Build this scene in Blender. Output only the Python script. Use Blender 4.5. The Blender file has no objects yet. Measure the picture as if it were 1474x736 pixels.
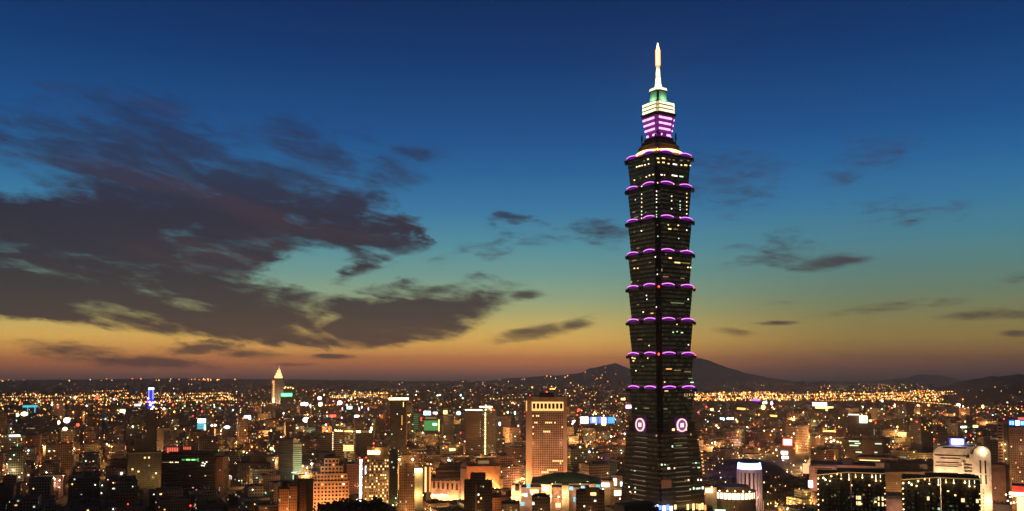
import bpy, math, random
import numpy as np
from mathutils import Vector, Matrix
random.seed(7)
R = math.radians
HAZE = 4.8e-5
scene = bpy.context.scene
COL = scene.collection

# ------------------------------------------------------------------ camera
F, U0, V0, VH = 1309.0, 737.0, 453.4, 538.0      # focal length in photo pixels, centre, horizon row
PITCH = math.atan((VH - V0) / F)
CAMH = 180.0                                      # a hillside lookout, metres above the city
cam_d = bpy.data.cameras.new('camera')
cam = bpy.data.objects.new('camera', cam_d)
COL.objects.link(cam)
cam.location = (0, 0, CAMH)
cam.rotation_euler = (math.pi / 2 + PITCH, 0, 0)
cam_d.sensor_width = 36
cam_d.shift_y = (V0 - 368.0) / 1474          # rising-front lens: verticals lean only a little
cam_d.lens = 36 * F / 1474
cam_d.clip_start = 1
cam_d.clip_end = 120000
scene.camera = cam

def P(u, v, Y):
    """measured photo position + distance north -> real place (x, z)"""
    b = (V0 - v) / F
    t = Y / (math.cos(PITCH) - math.sin(PITCH) * b)
    return t * (u - U0) / F, CAMH + t * (math.sin(PITCH) + math.cos(PITCH) * b)

def ground_Y(v):
    return -CAMH / math.tan(PITCH + math.atan((V0 - v) / F))

def azel(u, v):
    b = (V0 - v) / F; a = (u - U0) / F
    y = math.cos(PITCH) - math.sin(PITCH) * b
    z = math.sin(PITCH) + math.cos(PITCH) * b
    return math.degrees(math.atan2(a, y)), math.degrees(math.atan2(z, math.hypot(a, y)))

def project(x, y, z):
    h = z - CAMH
    d = y * math.cos(PITCH) + h * math.sin(PITCH)
    return U0 + F * x / d, V0 - F * (-y * math.sin(PITCH) + h * math.cos(PITCH)) / d

# ------------------------------------------------------------------ render / view
scene.render.engine = 'CYCLES'
scene.view_settings.view_transform = 'Standard'
scene.view_settings.look = 'None'
scene.view_settings.exposure = 0.0
scene.view_settings.gamma = 1.0
scene.view_settings.use_curve_mapping = False
c = scene.cycles
c.use_denoising = True
c.max_bounces = 4; c.diffuse_bounces = 2; c.glossy_bounces = 2; c.transmission_bounces = 2; c.volume_bounces = 0
c.sample_clamp_indirect = 2.0; c.sample_clamp_direct = 0
c.caustics_reflective = False; c.caustics_refractive = False
c.use_light_tree = True
c.use_adaptive_sampling = False

def lin(r, g, b):
    f = lambda c: c / 12.92 if c <= .04045 else ((c + .055) / 1.055) ** 2.4
    return (f(r / 255), f(g / 255), f(b / 255), 1)

# ------------------------------------------------------------------ sky (dusk, the sun just set)
world = bpy.data.worlds.new('World'); scene.world = world
world.use_nodes = True
NT = world.node_tree; NT.nodes.clear()
def nd(t, **kw):
    n = NT.nodes.new(t)
    for k, v in kw.items(): setattr(n, k, v)
    return n
def math_(op, a, b=None, c_=None, clamp=False):
    n = nd('ShaderNodeMath', operation=op, use_clamp=clamp)
    for i, x in enumerate((a, b, c_)):
        if x is None: continue
        if isinstance(x, (int, float)): n.inputs[i].default_value = x
        else: NT.links.new(x, n.inputs[i])
    return n.outputs[0]
def mapr(x, a, b, c_, d, smooth=False):
    n = nd('ShaderNodeMapRange'); n.interpolation_type = 'SMOOTHSTEP' if smooth else 'LINEAR'
    NT.links.new(x, n.inputs[0])
    for i, k in zip((1, 2, 3, 4), (a, b, c_, d)): n.inputs[i].default_value = k
    return n.outputs[0]
def ramp(x, stops):
    n = nd('ShaderNodeValToRGB'); e = n.color_ramp.elements
    while len(e) > 1: e.remove(e[0])
    e[0].position, e[0].color = stops[0]
    for p_, c2 in stops[1:]:
        q = e.new(p_); q.color = c2
    NT.links.new(x, n.inputs[0]); return n.outputs[0]
def mix(f, a, b, blend='MIX'):
    n = nd('ShaderNodeMix', data_type='RGBA', blend_type=blend)
    for i, x in ((0, f), (6, a), (7, b)):
        if isinstance(x, (int, float)): n.inputs[i].default_value = x
        elif isinstance(x, tuple): n.inputs[i].default_value = x
        else: NT.links.new(x, n.inputs[i])
    return n.outputs[2]
tc = nd('ShaderNodeTexCoord'); sx = nd('ShaderNodeSeparateXYZ')
NT.links.new(tc.outputs['Generated'], sx.inputs[0])
X, Y_, Z = sx.outputs
el = math_('MULTIPLY', math_('ARCSINE', Z), 57.29578)
az = math_('MULTIPLY', math_('ARCTAN2', X, Y_), 57.29578)
S = lambda d: (d + 4) / 44
grad = ramp(mapr(el, -4, 40, 0, 1), [
    (S(-4), lin(20, 15, 14)), (S(-.4), lin(96, 70, 66)), (S(0.0), lin(152, 100, 84)), (S(.35), lin(204, 122, 82)),
    (S(.8), lin(250, 152, 80)), (S(1.4), lin(255, 178, 88)), (S(2.1), lin(250, 196, 96)), (S(3.0), lin(220, 192, 108)),
    (S(3.8), lin(184, 182, 120)), (S(4.8), lin(148, 172, 136)), (S(6.2), lin(114, 160, 150)), (S(8.0), lin(82, 146, 162)),
    (S(10.2), lin(54, 122, 164)), (S(12.5), lin(36, 100, 154)), (S(14.7), lin(26, 82, 140)), (S(19), lin(16, 58, 112)),
    (S(22.8), lin(12, 44, 92)), (S(30), lin(6, 24, 56)), (S(40), lin(3, 10, 26))])
# the glow sits left of the tower; the sky is duller to the right and dark behind the lookout
low = mapr(el, 1, 13, 1, 0, True)
right = mapr(az, 1, 23, 0, 1, True)
dull = mix(math_('MULTIPLY', right, low), (1, 1, 1, 1), (.34, .41, .50, 1))
sky1 = mix(1.0, grad, dull, 'MULTIPLY')
behind = mapr(math_('ABSOLUTE', az), 28, 110, 1, .16, True)
cb = nd('ShaderNodeCombineXYZ')
for i in range(3): NT.links.new(behind, cb.inputs[i])
sky1 = mix(1.0, sky1, cb.outputs[0], 'MULTIPLY')
# physical twilight under it, sun 4 degrees below the horizon
nish = nd('ShaderNodeTexSky'); nish.sky_type = 'NISHITA'; nish.sun_disc = False
nish.sun_elevation = R(-4); nish.sun_rotation = R(-6)
sc_ = nd('ShaderNodeVectorMath', operation='SCALE'); sc_.inputs['Scale'].default_value = .03
NT.links.new(nish.outputs[0], sc_.inputs[0])
sky1 = mix(1.0, sky1, sc_.outputs[0], 'ADD')
# clouds: soft masses in azimuth / elevation, torn by noise
dirv = nd('ShaderNodeCombineXYZ'); NT.links.new(az, dirv.inputs[0]); NT.links.new(el, dirv.inputs[1])
def noise(scale, rot, detail, rough, seed, dist=0.0):
    """fractal noise stretched along a slanting direction (degrees of sky)"""
    m = nd('ShaderNodeMapping', vector_type='TEXTURE'); NT.links.new(dirv.outputs[0], m.inputs[0])
    m.inputs['Rotation'].default_value = (0, 0, R(rot)); m.inputs['Scale'].default_value = (1 / scale[0], 1 / scale[1], 1)
    m.inputs['Location'].default_value = (seed * 9, seed * 7, seed)
    n = nd('ShaderNodeTexNoise'); n.inputs['Scale'].default_value = 1; n.inputs['Detail'].default_value = detail
    n.inputs['Roughness'].default_value = rough; n.inputs['Distortion'].default_value = dist
    NT.links.new(m.outputs[0], n.inputs['Vector']); return n.outputs['Fac']
def vnoise(scale, seed, amp):
    m = nd('ShaderNodeMapping'); NT.links.new(dirv.outputs[0], m.inputs[0]); m.inputs['Scale'].default_value = (*scale, 1); m.inputs['Location'].default_value = (seed, seed, seed)
    n = nd('ShaderNodeTexNoise'); n.inputs['Scale'].default_value = 1; n.inputs['Detail'].default_value = 5; n.inputs['Roughness'].default_value = .6; NT.links.new(m.outputs[0], n.inputs['Vector'])
    a = nd('ShaderNodeVectorMath', operation='SUBTRACT'); NT.links.new(n.outputs['Color'], a.inputs[0]); a.inputs[1].default_value = (.5, .5, .5)
    b = nd('ShaderNodeVectorMath', operation='MULTIPLY'); NT.links.new(a.outputs[0], b.inputs[0]); b.inputs[1].default_value = amp
    return b.outputs[0]
wv = nd('ShaderNodeVectorMath', operation='ADD'); NT.links.new(vnoise((.22, .5), 4.4, (9, 4, 0)), wv.inputs[0]); NT.links.new(dirv.outputs[0], wv.inputs[1])
wv2 = nd('ShaderNodeVectorMath', operation='ADD'); NT.links.new(vnoise((.9, 2.2), 8.8, (2.2, .9, 0)), wv2.inputs[0]); NT.links.new(wv.outputs[0], wv2.inputs[1])
MAIN = [  # u, v, half width, half height, tilt, weight
    (120, 340, 470, 165, 5, 1.0), (330, 310, 330, 125, 8, .95), (210, 215, 260, 95, 14, .62), (400, 225, 210, 85, 6, .50),
    (40, 420, 480, 90, 7, 1.0), (310, 440, 420, 85, 8, 1.0), (500, 470, 330, 75, 2, .98), (610, 452, 200, 62, -6, .95),
    (500, 330, 160, 80, 18, .92), (545, 335, 110, 40, 20, .8), (560, 250, 130, 46, -10, .42), (430, 490, 260, 40, 6, .9), (10, 445, 330, 50, 6, 1.0),
    (-20, 200, 80, 80, 0, .45), (560, 400, 150, 26, -16, .66), (600, 378, 90, 20, -18, .45), (640, 415, 90, 16, -12, .5)]
SMALL = [
    (730, 314, 66, 26, -4, .66), (860, 334, 125, 46, 8, .66), (700, 352, 90, 24, 6, .42), (752, 424, 50, 16, 0, .78), (800, 345, 80, 20, 0, .4),
    (765, 480, 110, 18, -9, .78), (828, 468, 66, 18, -14, .66), (310, 503, 100, 24, 0, .86), (340, 508, 130, 12, 3, .7), (105, 505, 150, 20, 4, .74), (90, 496, 100, 9, 0, .55),
    (210, 521, 230, 17, 3, .74), (476, 513, 54, 8, 0, .9), (1120, 372, 140, 30, -6, .56), (1190, 378, 95, 19, -4, .82), (1090, 350, 120, 24, -8, .42),
    (1050, 260, 190, 80, -8, .50), (1250, 238, 160, 52, -22, .42), (1330, 300, 180, 40, 0, .36), (1120, 465, 54, 6, 0, .8), (1430, 453, 135, 13, -1, .74),
    (1052, 477, 56, 12, 10, .55), (1250, 445, 160, 14, -6, .36), (1120, 436, 70, 9, 0, .36), (1466, 480, 50, 9, 2, .7), (1370, 434, 70, 12, -6, .46), (1465, 398, 50, 16, -8, .38),
    (420, 525, 70, 6, 0, .55), (1190, 531, 110, 8, 0, .45), (1340, 541, 80, 11, 0, .5), (860, 70, 160, 40, 20, .26), (640, 370, 70, 10, -16, .3)]
GAPS = [(440, 388, 120, 44, -8, 1.0), (500, 378, 70, 26, -14, .6), (272, 436, 120, 18, 14, 1.0), (265, 325, 70, 22, 0, .3), (30, 255, 150, 44, 6, .8), (420, 472, 100, 14, 12, .72),
        (460, 468, 60, 14, -30, .6), (115, 442, 130, 12, 4, .42), (575, 386, 165, 20, -18, .95), (640, 310, 80, 70, 0, .9), (640, 398, 60, 18, -14, .5), (360, 195, 90, 40, 30, .35)]
def blob(u, v, ru, rv, tilt, w):
    a, e = azel(u, v)
    k = math.cos(R(a)) * .0438
    m = nd('ShaderNodeMapping', vector_type='TEXTURE')
    NT.links.new((wv2 if ru > 60 and rv > 20 else dirv).outputs[0], m.inputs[0])
    m.inputs['Location'].default_value = (a, e, 0); m.inputs['Rotation'].default_value = (0, 0, R(-tilt))
    m.inputs['Scale'].default_value = (ru * k, rv * .0438, 1)
    l = nd('ShaderNodeVectorMath', operation='LENGTH'); NT.links.new(m.outputs[0], l.inputs[0])
    return mapr(l.outputs['Value'], 1.0, .1, 0, w, True)
def union(lst):
    acc = None
    for b_ in lst:
        o = blob(*b_); acc = o if acc is None else math_('MAXIMUM', acc, o)
    return acc
n1 = noise((.15, .62), -11, 8, .60, 3.1, .7)
n2 = noise((.5, 2.2), -9, 6, .62, 11.7, .4)
n3 = noise((.5, 1.8), 3, 7, .6, 5.3, .5)
def under(u0, v0, u1, v1, soft):
    """1 above a slanting base line of the cloud deck, 0 below it"""
    (a0, e0), (a1, e1) = azel(u0, v0), azel(u1, v1); k = (e1 - e0) / (a1 - a0)
    line = math_('ADD', math_('MULTIPLY', math_('SUBTRACT', az, a0), k), e0)
    d = math_('ADD', math_('SUBTRACT', el, line), math_('MULTIPLY', math_('SUBTRACT', n2, .5), 1.1))
    return mapr(d, -soft, soft, 0, 1, True)
deck = math_('SUBTRACT', union(MAIN), math_('MULTIPLY', union(GAPS), .70))
nn = math_('ADD', math_('MULTIPLY', math_('SUBTRACT', n1, .5), 1.65), math_('MULTIPLY', math_('SUBTRACT', n2, .5), .75))
a_deck = mapr(math_('ADD', deck, nn), .0, .80, 0, .95, True)
a_deck = math_('MULTIPLY', a_deck, mapr(deck, -.05, .24, 0, 1, True))
a_deck = math_('MULTIPLY', a_deck, math_('MULTIPLY', under(0, 456, 480, 504, .22), math_('MULTIPLY', under(480, 506, 665, 488, .25), under(640, 500, 740, 432, .35))))
sm = union(SMALL)
ns = math_('ADD', math_('MULTIPLY', math_('SUBTRACT', n3, .5), 1.0), math_('MULTIPLY', math_('SUBTRACT', n2, .5), .8))
a_sm = math_('MULTIPLY', mapr(math_('ADD', sm, ns), .16, .95, 0, .88, True), mapr(sm, .0, .3, 0, 1, True))
alpha = math_('MULTIPLY', math_('MAXIMUM', a_deck, a_sm), mapr(el, 9, 15, 1, .78, True))
ccol = ramp(mapr(el, 0, 18, 0, 1), [(0, lin(90, 62, 56)), (.10, lin(80, 60, 55)), (.2, lin(62, 54, 56)), (.34, lin(52, 44, 53)),
                                    (.5, lin(47, 40, 54)), (.7, lin(44, 43, 62)), (1, lin(30, 52, 92))])
rose = mapr(noise((.08, .5), -14, 4, .55, 23.0), .48, .7, 0, .5, True)
ccol = mix(rose, ccol, lin(72, 50, 55))
ccol = mix(math_('MULTIPLY', right, .45), ccol, lin(72, 54, 60))
final = mix(alpha, sky1, ccol)
bg = nd('ShaderNodeBackground'); NT.links.new(final, bg.inputs[0]); bg.inputs[1].default_value = 1.0
wo = nd('ShaderNodeOutputWorld'); NT.links.new(bg.outputs[0], wo.inputs[0])
world.cycles.sampling_method = 'MANUAL'; world.cycles.sample_map_resolution = 512

# ------------------------------------------------------------------ helpers
class MB:
    """collects faces (with wall UVs in metres) and links them as ONE mesh object"""
    def __init__(s): s.v = []; s.f = []; s.m = []; s.uv = []; s.c = []; s.cc = (1, 1, 1, 1)
    def poly(s, pts, mat=0, uv=None):
        i = len(s.v); n = len(pts)
        s.v += [tuple(p) for p in pts]; s.f.append(tuple(range(i, i + n))); s.m.append(mat)
        s.uv += uv if uv else [(p[0], p[1]) for p in pts]; s.c += [s.cc] * n
    def wall(s, p, q, z0, z1, mat=0, u0=0.0, p1=None, q1=None):
        p1 = p1 or p; q1 = q1 or q
        L = math.hypot(q[0] - p[0], q[1] - p[1]); L1 = math.hypot(q1[0] - p1[0], q1[1] - p1[1]); o = (L - L1) / 2
        s.poly([(*p, z0), (*q, z0), (*q1, z1), (*p1, z1)], mat, [(u0, z0), (u0 + L, z0), (u0 + L - o, z1), (u0 + o, z1)])
        return u0 + L
    def prism(s, ring, z0, z1, mat=0, top=None, bottom=None, ring1=None, u0=0.0):
        n = len(ring); r1 = ring1 or ring; u = u0
        for i in range(n):
            j = (i + 1) % n
            u = s.wall(ring[i], ring[j], z0, z1, mat, u, r1[i], r1[j])
        if top is not False: s.poly([(*p, z1) for p in r1], mat if top is None else top)
        if bottom is not None and bottom is not False: s.poly([(*p, z0) for p in reversed(ring)], bottom)
        return s
    def box(s, x0, x1, y0, y1, z0, z1, mat=0, top=None, bottom=0, u0=0.0):
        return s.prism([(x0, y0), (x1, y0), (x1, y1), (x0, y1)], z0, z1, mat, top, bottom, u0=u0)
    def cyl(s, x, y, r, z0, z1, n=12, mat=0, r1=None, top=None):
        g = lambda rr: [(x + rr * math.cos(2 * math.pi * k / n), y + rr * math.sin(2 * math.pi * k / n)) for k in range(n)]
        return s.prism(g(r), z0, z1, mat, top, None, g(r if r1 is None else max(r1, .01)))
    def ball(s, x, y, z, r, mat=0, sz=1.0):
        T = [(0, 0, sz), (1, 0, 0), (0, 1, 0), (-1, 0, 0), (0, -1, 0), (0, 0, -sz)]
        T = [(x + r * a, y + r * b, z + r * c_) for a, b, c_ in T]
        for a, b, c_ in ((0, 1, 2), (0, 2, 3), (0, 3, 4), (0, 4, 1), (5, 2, 1), (5, 3, 2), (5, 4, 3), (5, 1, 4)):
            s.poly((T[a], T[b], T[c_]), mat)
    def build(s, name, mats, parent=None, loc=(0, 0, 0), rot=(0, 0, 0)):
        me = bpy.data.meshes.new(name); me.from_pydata(s.v, [], s.f)
        for m in (mats if isinstance(mats, (list, tuple)) else [mats]): me.materials.append(m)
        me.polygons.foreach_set('material_index', s.m)
        me.uv_layers.new(name='UVMap').data.foreach_set('uv', np.array(s.uv, dtype=np.float32).ravel())
        a = me.color_attributes.new('tint', 'FLOAT_COLOR', 'CORNER'); a.data.foreach_set('color', np.array(s.c, dtype=np.float32).ravel())
        me.update()
        return link(name, me, parent, loc, rot)
def link(name, me, parent=None, loc=(0, 0, 0), rot=(0, 0, 0), scale=(1, 1, 1)):
    o = bpy.data.objects.new(name, me); COL.objects.link(o); o.location = loc; o.rotation_euler = rot; o.scale = scale
    if parent: o.parent = parent
    return o
def tag(o, label=None, cat=None, group=None, kind=None):
    if label: o['label'] = label
    if cat: o['category'] = cat
    if group: o['group'] = group
    if kind: o['kind'] = kind
    return o
def empty(name, loc, rz, label, cat, group=None):
    o = bpy.data.objects.new(name, None); COL.objects.link(o); o.location = loc; o.rotation_euler = (0, 0, rz)
    o.empty_display_size = 5
    return tag(o, label, cat, group)

# ------------------------------------------------------------------ materials
MATS = {}
def mat(name, col, rough=.7, emit=None, strength=0.0, metal=0.0, var=.25, vs=.15, sample=False, spec=.3):
    if name in MATS: return MATS[name]
    m = bpy.data.materials.new(name); m.use_nodes = True; t = m.node_tree; b = t.nodes['Principled BSDF']
    b.inputs['Roughness'].default_value = rough; b.inputs['Metallic'].default_value = metal; b.inputs['Specular IOR Level'].default_value = spec
    co = t.nodes.new('ShaderNodeTexCoord'); n = t.nodes.new('ShaderNodeTexNoise'); n.inputs['Scale'].default_value = vs; n.inputs['Detail'].default_value = 5
    t.links.new(co.outputs['Object'], n.inputs['Vector'])
    r = t.nodes.new('ShaderNodeValToRGB'); e = r.color_ramp.elements
    e[0].position = .3; e[1].position = .7
    e[0].color = (*[x * (1 - var) for x in col], 1); e[1].color = (*[min(1, x * (1 + var)) for x in col], 1)
    t.links.new(n.outputs['Fac'], r.inputs[0]); t.links.new(r.outputs[0], b.inputs['Base Color'])
    if emit:
        b.inputs['Emission Color'].default_value = (*emit, 1); b.inputs['Emission Strength'].default_value = strength
    if not sample: m.cycles.emission_sampling = 'NONE'
    MATS[name] = m; return m
def glow(name, col, strength, sample=False): return mat(name, (.25, .25, .25), .5, col, strength, sample=sample, var=.05)
def facade(name, wall, glass, bay, floor, ww, wh, frac, strength=1.4, tints=None, tinted=False, rough=.75, grough=.2, dimall=0.0, rowfrac=.004, mull=0.0):
    """wall tiles with a grid of windows (metres, from UV); a few rooms have their lights on"""
    m = bpy.data.materials.new(name); m.use_nodes = True; t = m.node_tree; N = t.nodes; L = t.links; b = N['Principled BSDF']
    def mth(op, a, c_=None):
        n = N.new('ShaderNodeMath'); n.operation = op
        for i, x in enumerate((a, c_)):
            if x is None: continue
            if isinstance(x, (int, float)): n.inputs[i].default_value = x
            else: L.new(x, n.inputs[i])
        return n.outputs[0]
    uv = N.new('ShaderNodeUVMap'); uv.uv_map = 'UVMap'; s = N.new('ShaderNodeSeparateXYZ'); L.new(uv.outputs[0], s.inputs[0])
    oi = N.new('ShaderNodeObjectInfo'); rnd = mth('MULTIPLY', oi.outputs['Random'], 91.7)
    fu = mth('DIVIDE', s.outputs[0], bay); fv = mth('DIVIDE', s.outputs[1], floor)
    cu = mth('FLOOR', fu); cv = mth('FLOOR', fv); ru = mth('FRACT', fu); rv = mth('FRACT', fv)
    inu = mth('LESS_THAN', mth('ABSOLUTE', mth('SUBTRACT', ru, .5)), ww / 2); inv = mth('LESS_THAN', mth('ABSOLUTE', mth('SUBTRACT', rv, .5)), wh / 2)
    mask = mth('MULTIPLY', inu, inv)
    cx = N.new('ShaderNodeCombineXYZ'); L.new(cu, cx.inputs[0]); L.new(cv, cx.inputs[1]); L.new(rnd, cx.inputs[2])
    wn = N.new('ShaderNodeTexWhiteNoise'); wn.noise_dimensions = '3D'; L.new(cx.outputs[0], wn.inputs['Vector'])
    sc = N.new('ShaderNodeSeparateColor'); L.new(wn.outputs['Color'], sc.inputs[0])
    c2 = N.new('ShaderNodeCombineXYZ'); L.new(cv, c2.inputs[0]); L.new(rnd, c2.inputs[1])
    L.new(mth('FLOOR', mth('DIVIDE', cu, 7.0)), c2.inputs[2])
    w2 = N.new('ShaderNodeTexWhiteNoise'); w2.noise_dimensions = '3D'; L.new(c2.outputs[0], w2.inputs['Vector'])
    lit = mth('MAXIMUM', mth('GREATER_THAN', wn.outputs['Value'], 1 - frac), mth('MULTIPLY', mth('GREATER_THAN', w2.outputs['Value'], 1 - rowfrac), mth('GREATER_THAN', wn.outputs['Value'], .35)))
    lit = mth('ADD', lit, mth('MULTIPLY', sc.outputs[2], dimall))
    power = mth('MULTIPLY', mth('MULTIPLY', lit, mask), mth('ADD', .35, mth('MULTIPLY', sc.outputs[1], strength)))
    r = N.new('ShaderNodeValToRGB'); r.color_ramp.interpolation = 'CONSTANT'; e = r.color_ramp.elements
    tints = tints or [(1, .55, .18), (1, .72, .36), (1, .42, .12), (1, .9, .7), (.7, 1, .75)]
    while len(e) > 1: e.remove(e[0])
    e[0].position = 0; e[0].color = (*tints[0], 1)
    for i, q in enumerate(tints[1:]):
        z = e.new((i + 1) / len(tints)); z.color = (*q, 1)
    L.new(sc.outputs[0], r.inputs[0]); L.new(r.outputs[0], b.inputs['Emission Color']); L.new(power, b.inputs['Emission Strength'])
    co = N.new('ShaderNodeTexCoord'); nz = N.new('ShaderNodeTexNoise'); nz.inputs['Scale'].default_value = .12; nz.inputs['Detail'].default_value = 6
    L.new(co.outputs['Object'], nz.inputs['Vector'])
    mr = N.new('ShaderNodeMapRange'); L.new(nz.outputs['Fac'], mr.inputs[0]); mr.inputs[1].default_value = .25; mr.inputs[2].default_value = .75; mr.inputs[3].default_value = .65; mr.inputs[4].default_value = 1.25
    base = N.new('ShaderNodeMix'); base.data_type = 'RGBA'; base.blend_type = 'MULTIPLY'; base.inputs[0].default_value = 1
    if tinted:
        at = N.new('ShaderNodeVertexColor'); at.layer_name = 'tint'; L.new(at.outputs[0], base.inputs[6])
    else: base.inputs[6].default_value = (*wall, 1)
    vv = N.new('ShaderNodeCombineXYZ')
    for i in range(3): L.new(mr.outputs[0], vv.inputs[i])
    L.new(vv.outputs[0], base.inputs[7])
    mx = N.new('ShaderNodeMix'); mx.data_type = 'RGBA'; L.new(mask, mx.inputs[0]); L.new(base.outputs[2], mx.inputs[6]); mx.inputs[7].default_value = (*glass, 1)
    L.new(mx.outputs[2], b.inputs['Base Color'])
    ro = N.new('ShaderNodeMix'); ro.data_type = 'FLOAT'; L.new(mask, ro.inputs[0]); ro.inputs[2].default_value = rough; ro.inputs[3].default_value = grough
    L.new(ro.outputs[0], b.inputs['Roughness'])
    bp = N.new('ShaderNodeBump'); bp.inputs['Distance'].default_value = .25; bp.inputs['Strength'].default_value = .7; bp.invert = True
    L.new(mask, bp.inputs['Height']); L.new(bp.outputs[0], b.inputs['Normal'])
    m.cycles.emission_sampling = 'NONE'
    return m

concrete = mat('concrete', (.22, .20, .18)); dark_conc = mat('dark_concrete', (.09, .085, .08)); roof_m = mat('roof_felt', (.10, .095, .09), .9)
pink_st = mat('pink_stone', (.50, .33, .25)); tan_st = mat('tan_stone', (.42, .33, .24)); white_p = mat('white_panel', (.72, .68, .62), .5)
black_m = mat('black_metal', (.02, .02, .022), .5); steel = mat('steel', (.3, .3, .3), .4, metal=.6); dark_glass = mat('dark_glass', (.012, .014, .014), .12, spec=.6)
green_roof = mat('green_roof', (.10, .17, .07), .8, vs=.08); red_br = mat('red_brick', (.24, .11, .08)); brown_st = mat('brown_stone', (.22, .14, .09))
w_warm = glow('window_warm', (1, .62, .22), 2.6); w_white = glow('window_white', (1, .93, .7), 2.6); w_green = glow('window_green', (.62, 1, .66), 1.5)
w_orange = glow('window_orange', (1, .40, .10), 1.6); w_dim = glow('window_dim', (.9, .55, .2), .28); w_gdim = glow('window_green_dim', (.5, .75, .3), .30)
e_yel = glow('lamp_yellow', (1, .66, .18), 5); e_wht = glow('lamp_white', (1, .93, .82), 7); e_org = glow('lamp_orange', (1, .40, .08), 5); e_red = glow('lamp_red', (1, .05, .03), 5)
e_blu = glow('sign_blue', (.10, .16, 1), 4); e_bwh = glow('sign_blue_white', (.62, .74, 1), 5); e_cya = glow('sign_cyan', (.08, .62, .80), 1.1); e_grn = glow('sign_green', (.03, .55, .12), .9)
e_mint = glow('lamp_mint', (.55, 1, .75), 5); e_pnk = glow('lamp_pink', (1, .55, .85), 5); e_pur = glow('lamp_purple', (.35, .08, .9), 3); e_cyw = glow('lamp_cyan_white', (.5, .95, 1), 5)
e_gold = glow('lamp_gold', (1, .78, .35), 7)
def light(parent, loc, power, col, radius=1.5, typ='POINT', rot=None, size=90, blend=.6):
    d = bpy.data.lights.new('bulb', typ); d.energy = power; d.color = col; d.shadow_soft_size = radius
    if typ == 'SPOT': d.spot_size = R(size); d.spot_blend = blend
    o = bpy.data.objects.new('bulb', d); COL.objects.link(o); o.location = loc
    if rot: o.rotation_euler = rot
    if parent: o.parent = parent
    return o
UNIT = {}
def unit(m, name='window'):
    """unit block mesh, shared: x -.5...5, y -.5...5, z -.5...5"""
    k = (m.name, name)
    if k not in UNIT:
        b = MB(); b.box(-.5, .5, -.5, .5, -.5, .5)
        o = b.build(name, m); UNIT[k] = o.data; bpy.data.objects.remove(o)
    return UNIT[k]

# ------------------------------------------------------------------ the great tower
TY = 880.0
TX = P(952, 560, TY)[0]
tz = lambda v: P(951, v, TY)[1]
TR = R(32.5)
tower = empty('skyscraper', (TX, TY, 0), TR, 'dark pagoda-like skyscraper of eight flared segments with purple light arcs and glowing spire', 'skyscraper')
TM = Matrix.Translation((TX, TY, 0)) @ Matrix.Rotation(TR, 4, 'Z'); TMI = TM.inverted()
def notched(a, n=4.0):
    b = a - n
    return [(a, -b), (a, b), (b, b), (b, a), (-b, a), (-b, b), (-a, b), (-a, -b), (-b, -b), (-b, -a), (b, -a), (b, -b)]
t_glass = facade('tower_glass', (.052, .053, .033), (.038, .040, .026), 1.55, 4.05, .80, .62, .001, .5, [(.8, .85, .35), (.6, .8, .35), (.9, .55, .22)], grough=.16, rough=.35, dimall=.065, rowfrac=.002)
t_base = facade('tower_base_glass', (.12, .088, .052), (.085, .064, .038), 1.9, 4.3, .78, .45, .004, .5, [(.9, .6, .25), (.9, .45, .15)], grough=.2, rough=.4, dimall=.085, rowfrac=.004)
t_metal = mat('tower_metal', (.045, .045, .035), .4, metal=.3); t_band = mat('tower_spandrel', (.046, .046, .031), .45)
t_recess = mat('tower_recess', (.042, .040, .030), .35); t_purple = glow('purple_wash', (.13, .004, .24), .62); t_tube = glow('pink_tube', (1, .26, .95), 1.6)
t_violet = glow('violet_wash', (.24, .004, .24), .42); t_stripe = glow('violet_stripe', (1, .36, .95), 2.4); t_crown = glow('crown_lamp', (1, .90, .52), 2.0)
mat('crown_back', (.4, .36, .2), .5, (1, .82, .4), .55); t_ledge = mat('tower_ledge', (.30, .25, .18), .6); t_line = glow('ledge_light', (.75, .50, .30), .22)
def ray(u, v):
    b = (V0 - v) / F; a = (u - U0) / F
    d = Vector((a, math.cos(PITCH) - math.sin(PITCH) * b, math.sin(PITCH) + math.cos(PITCH) * b))
    return TMI @ Vector((0, 0, CAMH)), (TMI.to_3x3() @ d)
def hit(u, v, side, a0, a1, z0, z1, inset=0.0):
    """where a measured light sits on a leaning tower face (side 'x' = left face, 'y' = right face)"""
    o, d = ray(u, v); k = (a1 - a0) / (z1 - z0); i = 0 if side == 'x' else 1
    t = -(o[i] + (a0 - inset) + k * (o[2] - z0)) / (d[i] + k * d[2])
    return o + d * t
def glint(par, u, v, side, seg, w, h, m, inset=0.0, name='window'):
    p = hit(u, v, side, *seg, inset)
    lean = math.atan2(seg[1] - seg[0], seg[3] - seg[2])
    o = link(name, unit(m, name), par)
    if side == 'y':
        o.location = p + Vector((0, -.15, 0)); o.scale = (w, .5, h); o.rotation_euler = (lean, 0, 0)
    else:
        o.location = p + Vector((-.15, 0, 0)); o.scale = (.5, w, h); o.rotation_euler = (0, -lean, 0)
    return o
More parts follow.
